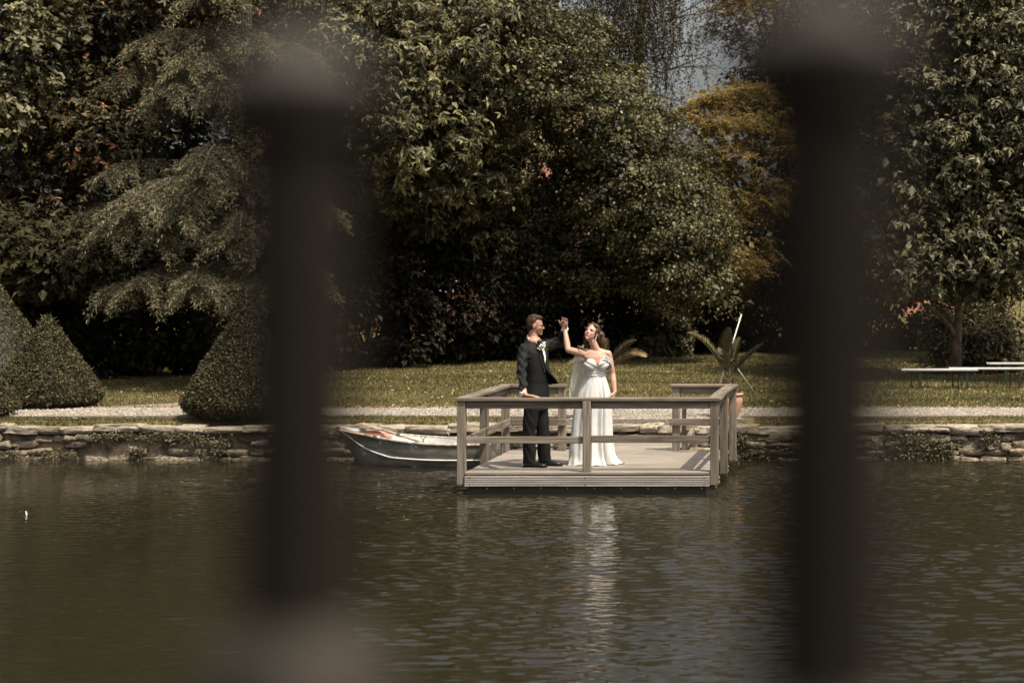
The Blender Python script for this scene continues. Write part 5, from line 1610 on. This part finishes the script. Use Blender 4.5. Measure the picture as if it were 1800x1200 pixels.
    for s in (-1, 1):
        rows = []
        for t, hh in ((0, .010), (.35, .020), (.75, .028), (1, .025)):
            c_ = ct + Lg * (s * .055 * t) + Fg * (.008 * math.sin(t * 3))
            rows.append([bm.verts.new(c_ + UP * hh + Fg * .002), bm.verts.new(c_ + Fg * .012), bm.verts.new(c_ - UP * hh + Fg * .002), bm.verts.new(c_ - Fg * .008)])
        for r0, r1 in zip(rows, rows[1:]):
            for k in range(4): bm.faces.new((r0[k], r0[(k + 1) % 4], r1[(k + 1) % 4], r1[k]))
        bm.faces.new(rows[-1])
    ell(bm, ct + Fg * .006, (.013, .013, .014), None, 2)
    bmesh.ops.recalc_face_normals(bm, faces=bm.faces[:])
    bm_obj('bow_tie', bm, satin_black, root, smooth=True)
    # boutonniere
    bq = G(957.5, 608, -.13)
    bm = bmesh.new()
    for k in range(16):
        o_ = Vector((random.gauss(0, .02), random.gauss(0, .012), random.gauss(0, .022)))
        ell(bm, bq + o_, (.014, .012, .012), None, 1)
    me = bpy.data.meshes.new('boutonniere'); bm.to_mesh(me); bm.free()
    displace(me, lambda co: np.array([.006 * noise.noise(Vector(c) * 120) for c in co], np.float32))
    bt = place_mesh('boutonniere', me, noise_mat('cream_petals', [(.50, .46, .34), (.72, .69, .58), (.8, .78, .7)], scale=60, rough=.7), root)
    n = 50
    lp = np.array(bq)[None] + rng.normal(0, .02, (n, 3)); lp[:, 1] += .012
    scatter_leaflike('foliage', lp, rng.normal(0, 1, (n, 3)), rng.normal(0, 1, (n, 3)) + np.array([[0, 0, -.5]]), .032, .012, shrub_mat, None, bt)
    # cuffs
    tube('cuff', [wr_r + Vector((-.034, .030, .020)), wr_r + Vector((-.008, .006, -.002))], [.042, .039], shirt_mat, shirt, n=18)
    cd = (wr_l - el_l).normalized()
    tube('cuff', [el_l.lerp(wr_l, .80), wr_l - cd * .008], [.043, .038], shirt_mat, shirt, n=18)
    # trousers
    bm = bmesh.new()
    loft(bm, [(hip + Vector((0, 0, -.10)), .150, .115, Lg, Fg), (hip + Vector((0, 0, 0)), .160, .12, Lg, Fg), (hip + Vector((0, 0, .09)), .150, .11, Lg, Fg)])
    for hp, k_, f_ in ((hip + Lg * -.082 + Vector((0, 0, -.05)), kn_r, ft_r), (hip + Lg * .082 + Vector((0, 0, -.05)), kn_l, ft_l)):
        secs = []
        for t, a, b_ in ((0, .092, .092), (.25, .088, .086), (.5, .080, .078), (.75, .077, .075), (.97, .075, .076), (1.0, .073, .075)):
            c_ = hp.lerp(k_, t * 2) if t < .5 else k_.lerp(f_ + Vector((0, 0, -.028)), t * 2 - 1)
            secs.append((c_, a, b_, Vector((0, 1, 0)), Vector((1, 0, 0))))
        loft(bm, secs[::-1])
    me = fuse(bm, .009, 5)
    displace(me, lambda co: (.003 * np.sin(co[:, 2] * 38 + 4 * np.sin(co[:, 0] * 22)) * np.clip(1.3 - (co[:, 2] - ZD) * 1.0, .25, 1)).astype(np.float32) + np.array([.005 * noise.noise(Vector((c[0] * 16, c[1] * 16, c[2] * 5))) for c in co], np.float32))
    place_mesh('trousers', me, suit, root, smooth=True)
    # shoes
    for f_, dr in ((ft_r, Vector((.97, -.24, 0))), (ft_l, Vector((.99, -.12, 0)))):
        dr.normalize(); sd = Vector((-dr.y, dr.x, 0))
        bm = bmesh.new()
        b0 = Vector((f_.x, f_.y, ZD + .004))
        loft(bm, [(b0 - dr * .075 + UP * .035, .010, .030, sd, UP), (b0 - dr * .055 + UP * .042, .034, .040, sd, UP), (b0 + dr * .0 + UP * .046, .038, .046, sd, UP), (b0 + dr * .06 + UP * .040, .040, .038, sd, UP), (b0 + dr * .12 + UP * .030, .046, .028, sd, UP),
                  (b0 + dr * .17 + UP * .024, .043, .021, sd, UP), (b0 + dr * .205 + UP * .02, .028, .016, sd, UP), (b0 + dr * .218 + UP * .018, .008, .010, sd, UP)], 18)
        bmesh.ops.recalc_face_normals(bm, faces=bm.faces[:])
        me = bpy.data.meshes.new('shoe'); bm.to_mesh(me); bm.free()
        sh = place_mesh('shoe', me, shoe_mat, root, smooth=True)
        bm = bmesh.new()
        pts = [b0 + dr * x_ + sd * y_ for x_, y_ in ((-.085, .012), (-.06, .036), (.0, .036), (.06, .040), (.13, .047), (.18, .042), (.215, .022), (.224, 0), (.215, -.022), (.18, -.042), (.13, -.047), (.06, -.040), (.0, -.036), (-.06, -.036), (-.085, -.012))]
        lo_ = [bm.verts.new(Vector((q.x, q.y, ZD + .003))) for q in pts]; hi_ = [bm.verts.new(Vector((q.x, q.y, ZD + .018))) for q in pts]
        bm.faces.new(hi_); bm.faces.new(lo_[::-1])
        for k in range(len(pts)): bm.faces.new((lo_[k], lo_[(k + 1) % len(pts)], hi_[(k + 1) % len(pts)], hi_[k]))
        bmesh.ops.recalc_face_normals(bm, faces=bm.faces[:])
        bm_obj('sole', bm, iron, sh)
    return wr_l
groom()

BY = 23.88
def Bp(px, py, dy=0.0):
    q = at(px, py, BY); return Vector((q.x, BY + dy, q.z))
satin = noise_mat('ivory_satin', [(.54, .53, .505), (.60, .59, .565)], scale=8, rough=.42, spec=.45)
satin.node_tree.nodes['Principled BSDF'].inputs['Sheen Weight'].default_value = .15
m, nt, p, N, L = nm('sheer_tulle')
p.inputs['Base Color'].default_value = (.78, .77, .74, 1); p.inputs['Roughness'].default_value = .7
tr = N.new('ShaderNodeBsdfTransparent'); mxs = N.new('ShaderNodeMixShader'); mxs.inputs[0].default_value = .62
tl = N.new('ShaderNodeBsdfTranslucent'); tl.inputs[0].default_value = (.75, .74, .71, 1); m2 = N.new('ShaderNodeMixShader'); m2.inputs[0].default_value = .4
L.new(p.outputs[0], m2.inputs[1]); L.new(tl.outputs[0], m2.inputs[2])
L.new(tr.outputs[0], mxs.inputs[1]); L.new(m2.outputs[0], mxs.inputs[2]); L.new(mxs.outputs[0], N['Material Output'].inputs['Surface'])
tulle = m

def bride():
    base = Bp(1044, 818); base.z = ZD
    root = empty('person', base, 'woman in a long ivory satin wedding dress, face lifted to the sun, one arm raised', 'person')
    Fb = Vector((.22, -.975, 0)).normalized(); Lb = Vector((-Fb.y, Fb.x, 0))     # her left is image right
    headc = Bp(1040.5, 585.5, -.03); neck = Bp(1048, 614, .0)
    sh_r, el_r, wr_r = Bp(1028, 622, -.02), Bp(1003.5, 613, -.21), Bp(996, 579, -.12)
    sh_l, el_l, wr_l = Bp(1068.5, 622, .02), Bp(1075.5, 657, .06), Bp(1081.5, 688, -.02)
    R = head_frame(math.radians(-106), math.radians(26), math.radians(-9))
    bm = bmesh.new()
    H = head_bm(bm, headc, R, .93, True)
    capsule_bm(bm, H(-.02, 0, -.055), neck, .043, .046)
    capsule_bm(bm, neck + Vector((0, 0, -.012)), sh_r + Vector((.012, 0, .0)), .040, .044); capsule_bm(bm, neck + Vector((0, 0, -.012)), sh_l + Vector((-.006, 0, 0)), .040, .043)
    loft(bm, [(Bp(1045, 700), .155, .11, Lb, Fb), (Bp(1045, 680), .128, .098, Lb, Fb), (Bp(1046, 660), .106, .086, Lb, Fb), (Bp(1046.5, 650), .106, .086, Lb, Fb), (Bp(1047.5, 638), .135, .105, Lb, Fb), (Bp(1048, 627), .145, .095, Lb, Fb), (Bp(1048, 618), .10, .07, Lb, Fb)])
    for u in (-.066, .066):
        ell(bm, Bp(1048, 638.5) + Lb * u + Fb * .075, (.062, .062, .060))
    chain(bm, [sh_r, sh_r.lerp(el_r, .5), el_r, el_r.lerp(wr_r, .35), wr_r], [.046, .042, .036, .036, .023])
    chain(bm, [sh_l, sh_l.lerp(el_l, .5), el_l, el_l.lerp(wr_l, .35), wr_l], [.044, .041, .034, .034, .022])
    for s in (-1, 1):
        a = Bp(1045, 705) + Lb * (s * .085)
        chain(bm, [a, a + Vector((0, 0, -.40)), a + Vector((0, 0, -.72)), a + Vector((0, 0, -.80)) + Fb * .08], [.085, .05, .035, .03])
    hand_bm(bm, wr_r, (-.22, .02, 1), (-.45, -.85, .1), (1, -.1, 0), curl=.38, sc_=.86, spread=.02, curls=(.35, .62, .72, .75), thumb_curl=.7)
    hand_bm(bm, wr_l, (-.25, -.35, -1), (-1, .1, 0), (0, -1, 0), curl=.25, sc_=.88)
    place_mesh('body', fuse(bm, .0066, 2), skin_b, root, smooth=True)
    def HH(x, y, z): return headc + R @ (Vector((x, y, z)) * .93)
    for sy in (-1, 1):
        bm = bmesh.new(); ell(bm, HH(.084, sy * .031, .001), (.006, .014, .0045), R, 2); bm_obj('eye', bm, dark_eye, root, smooth=True)
        bm = bmesh.new(); ell(bm, HH(.091, sy * .031, .021), (.006, .020, .0032), R, 2); bm_obj('eyebrow', bm, hair_b, root, smooth=True)
    bm = bmesh.new(); ell(bm, HH(.090, 0, -.067), (.009, .025, .0085), R, 2); bm_obj('lips', bm, lip_mat, root, smooth=True)
    # hair: swept back, falling behind the shoulders
    bm = bmesh.new()
    ell(bm, HH(-.030, 0, .048), (.088, .078, .086), R); ell(bm, HH(-.055, 0, .0), (.066, .077, .085), R)
    ell(bm, HH(.018, .035, .086), (.050, .044, .028), R); ell(bm, HH(.018, -.035, .086), (.050, .044, .028), R); ell(bm, HH(-.02, 0, .11), (.06, .06, .03), R)
    for sy in (-1, 1): ell(bm, HH(.002, sy * .072, .030), (.040, .012, .046), R)
    for (x0, y0, x1, y1, dy) in ((1030, 592, 1027, 611, .10), (1034, 594, 1033, 612, .12), (1055, 588, 1058, 612, .09), (1052, 592, 1054, 614, .12), (1045, 596, 1045, 614, .13)):
        chain(bm, [Bp(x0, y0, .06), Bp((x0 + x1) / 2 + random.uniform(-1.5, 1.5), (y0 + y1) / 2, dy - .02), Bp(x1, y1, dy)], [.04, .034, .020])
    me = fuse(bm, .0055, 2)
    displace(me, lambda co: np.array([.008 * noise.noise(Vector((c[0] * 75, c[1] * 75, c[2] * 26))) + .004 * noise.noise(Vector((c[0] * 160, c[1] * 160, c[2] * 60))) for c in co], np.float32))
    hair = place_mesh('hair', me, hair_b, root, smooth=True)
    bm = bmesh.new()
    for k in range(34):      # flyaway strands
        a = HH(random.uniform(-.08, .05), random.choice((-1, 1)) * random.uniform(.05, .085), random.uniform(-.02, .12))
        e = a + Vector((random.uniform(-.05, .05), random.uniform(-.02, .05), random.uniform(-.07, .03)))
        tube_bm(bm, bez(a, a.lerp(e, .5) + Vector((random.uniform(-.02, .02), 0, .02)), e, 5), [.0022, .002, .0018, .0014, .0008], 4)
    st = bm_obj('loose_strands', bm, hair_b, hair); st['kind'] = 'stuff'
    # bodice: two draped cups on a fitted band, neckline dipping between them
    bm = bmesh.new()
    loft(bm, [(Bp(1046, 664), .117, .096, Lb, Fb), (Bp(1046.3, 651), .117, .097, Lb, Fb), (Bp(1047, 641), .138, .112, Lb, Fb), (Bp(1047.5, 633), .152, .110, Lb, Fb), (Bp(1047.5, 624), .148, .098, Lb, Fb)])
    for u in (-.068, .068):
        ell(bm, Bp(1047.5, 639) + Lb * u + Fb * .080, (.076, .074, .076))
    me = fuse(bm, .006, 4)
    cb = Bp(1048, 638)
    def pleats(co):
        q = co - np.array(cb)
        u = q @ np.array(Lb); z = q[:, 2]
        s = np.where(u < 0, -1, 1)
        ph = (np.abs(u) - .02) * 55 - z * 95
        front = np.clip((q @ np.array(Fb)) * 12, 0, 1)
        return (.0042 * np.sin(ph) * front).astype(np.float32)
    displace(me, pleats)
    bm = bmesh.new(); bm.from_mesh(me); bpy.data.meshes.remove(me)
    kill = []
    for f in bm.faces:
        c_ = f.calc_center_median() - cb
        u = c_.dot(Lb); fr = c_.dot(Fb)
        top = .052 - .085 * max(0, 1 - abs(u) / .062) ** 1.3 - .05 * max(0, (abs(u) - .10) / .05)      # sweetheart neckline
        if fr < 0.0: top = .0 - .0
        if c_.z > top: kill.append(f)
    bmesh.ops.delete(bm, geom=kill, context='FACES')
    bmesh.ops.solidify(bm, geom=bm.faces[:], thickness=-.005)
    bodice = bm_obj('bodice', bm, satin, root, smooth=True)
    # sash
    bm = bmesh.new()
    rings = []
    for py, g in ((661, .004), (660, .011), (657.8, .013), (656.6, .008), (655.5, .013), (653.5, .014), (652.4, .009), (651.4, .013), (649.6, .011), (648.6, .004)):
        c_ = Bp(1046.2, py)
        rings.append([bm.verts.new(c_ + Lb * ((.116 + g) * math.cos(t)) + Fb * ((.098 + g) * math.sin(t)) + UP * (.006 * math.sin(t * 2 + py))) for t in [2 * math.pi * k / 48 for k in range(48)]])
    for q0, q1 in zip(rings, rings[1:]):
        for k in range(48): bm.faces.new((q0[k], q0[(k + 1) % 48], q1[(k + 1) % 48], q1[k]))
    bm_obj('sash', bm, satin, root, smooth=True)
    # skirt
    lev = [(657, 1046, .119, .100), (664, 1046, .130, .108), (674, 1045.5, .156, .125), (688, 1044.5, .190, .144), (700, 1043.5, .212, .155), (720, 1041.5, .226, .165), (745, 1040, .236, .175), (770, 1039.5, .246, .19), (790, 1040, .262, .205), (803, 1041, .272, .218), (811, 1042, .282, .235), (816.5, 1043, .290, .245)]
    n = 168
    lv = np.array(lev)
    pys = np.concatenate([np.linspace(657, 805, 46), np.linspace(807, 816.8, 8)])
    bm = bmesh.new(); rings = []
    for py in pys:
        a = np.interp(py, lv[:, 0], lv[:, 2]); b_ = np.interp(py, lv[:, 0], lv[:, 3]); cx = np.interp(py, lv[:, 0], lv[:, 1])
        c_ = Bp(cx, py); k_ = np.clip((py - 664) / 150, 0, 1)
        ring = []
        for j in range(n):
            t = 2 * math.pi * j / n
            fold = (.016 * math.sin(t * 7 + .8 * math.sin(py * .021)) + .011 * math.sin(t * 12 + 2 + py * .006) + .007 * math.sin(t * 19 + 1)) * k_ ** 1.1
            # one deep vertical fold on her left front
            dt = (t - math.radians(-47)) ; dt = (dt + math.pi) % (2 * math.pi) - math.pi
            fold += -.095 * math.exp(-(dt / .05) ** 2) * min(1, k_ * 3.0) + .016 * math.exp(-((dt + .16) / .10) ** 2) * min(1, k_ * 3)
            fold += .0035 * noise.noise(Vector((t * 9, py * .05, 3.0))) + .002 * noise.noise(Vector((t * 25, py * .11, 7.0)))
            hem = max(0, (py - 800) / 17)
            fl = hem * (.03 * math.sin(t * 5 + 1.3) + .02 * math.sin(t * 11))
            right = max(0, math.cos(t)) ** 3 * .035 * hem ** 1.5        # small train to her left
            x_ = (a + fold + fl + right) * math.cos(t); y_ = (b_ + fold + fl) * math.sin(t)
            v = c_ + Vector((x_, y_, 0))
            v.z = max(v.z, ZD + .006) if py < 816 else ZD + .006 + .012 * max(0, math.sin(t * 9 + 1))
            ring.append(bm.verts.new(v))
        rings.append(ring)
    for q0, q1 in zip(rings, rings[1:]):
        for k in range(n): bm.faces.new((q0[(k + 1) % n], q0[k], q1[k], q1[(k + 1) % n]))
    bmesh.ops.recalc_face_normals(bm, faces=bm.faces[:])
    bm_obj('skirt', bm, satin, root, smooth=True)
    # straps and off-shoulder drape
    def ribbon_strip(name, pts, wv, mat, parent, wave=0.0, sheer=False):
        bm = bmesh.new(); rows = []
        m_ = len(pts)
        for i, q in enumerate(pts):
            w = wv[i]
            rows.append([bm.verts.new(q + w * (t - .5) + Fb * (.006 * math.sin(t * 9 + i * .6))) for t in (0, .25, .5, .75, 1)])
        for r0, r1 in zip(rows, rows[1:]):
            for k in range(4): bm.faces.new((r0[k], r0[k + 1], r1[k + 1], r1[k]))
        bmesh.ops.solidify(bm, geom=bm.faces[:], thickness=.003)
        return bm_obj(name, bm, mat, parent, smooth=True)
    st = bez(Bp(1016.5, 611, -.10), Bp(1021, 612, -.17), Bp(1035, 629, -.13), 9)
    ribbon_strip('strap', st, [Vector((.012, 0, -.02))] * 9, satin, bodice)
    dr = bez(Bp(1063, 628, -.135), Bp(1074, 627, -.11), Bp(1077, 640, .0), 9)
    ribbon_strip('shoulder_drape', dr, [Vector((.0, .01, .045 + .004 * i)) for i in range(9)], satin, bodice)
    dr = bez(Bp(1076, 641, .02), Bp(1074, 655, .03), Bp(1066, 650, -.08), 9)
    ribbon_strip('shoulder_drape', dr, [Vector((.02, .02, .015))] * 9, satin, bodice)
    # sheer cape hanging from the raised arm
    bm = bmesh.new(); rows = []
    topl = bez(Bp(1013, 620, -.10), Bp(1024, 632, -.02), Bp(1034, 640, .08), 15)
    botl = bez(Bp(1003, 700, -.02), Bp(1007, 716, .10), Bp(1030, 745, .16), 15)
    midl = bez(Bp(1004.5, 664, -.06), Bp(1012, 670, .05), Bp(1030, 680, .14), 15)
    for i in range(26):
        t = i / 25
        row = []
        for k in range(15):
            q = topl[k] * (1 - t) ** 2 + (midl[k] * 2 - (topl[k] + botl[k]) * .5) * 2 * t * (1 - t) + botl[k] * t * t
            q = q + Vector((.012 * math.sin(k * 1.6 + t * 5), -.022 * math.sin(k * 1.25 + t * 3), .006 * math.sin(k * 2 + t * 9)))
            row.append(bm.verts.new(q))
        rows.append(row)
    for r0, r1 in zip(rows, rows[1:]):
        for k in range(14): bm.faces.new((r0[k], r0[k + 1], r1[k + 1], r1[k]))
    bm_obj('sheer_cape', bm, tulle, root, smooth=True)
    # jewellery
    bm = bmesh.new()
    for k in range(4): ell(bm, HH(-.004, .082, -.042 - .011 * k), (.0065, .005, .0065), R, 1)
    bm_obj('earring', bm, white_paint, root)
    bm = bmesh.new()
    nk = [neck + Vector((math.cos(t) * .062, math.sin(t) * .062, -.008 - .022 * max(0, -math.sin(t)))) for t in np.linspace(math.pi * .95, math.pi * 2.05, 16)]
    tube_bm(bm, nk, .0018, 5)
    bm_obj('necklace', bm, steel, root)
bride()
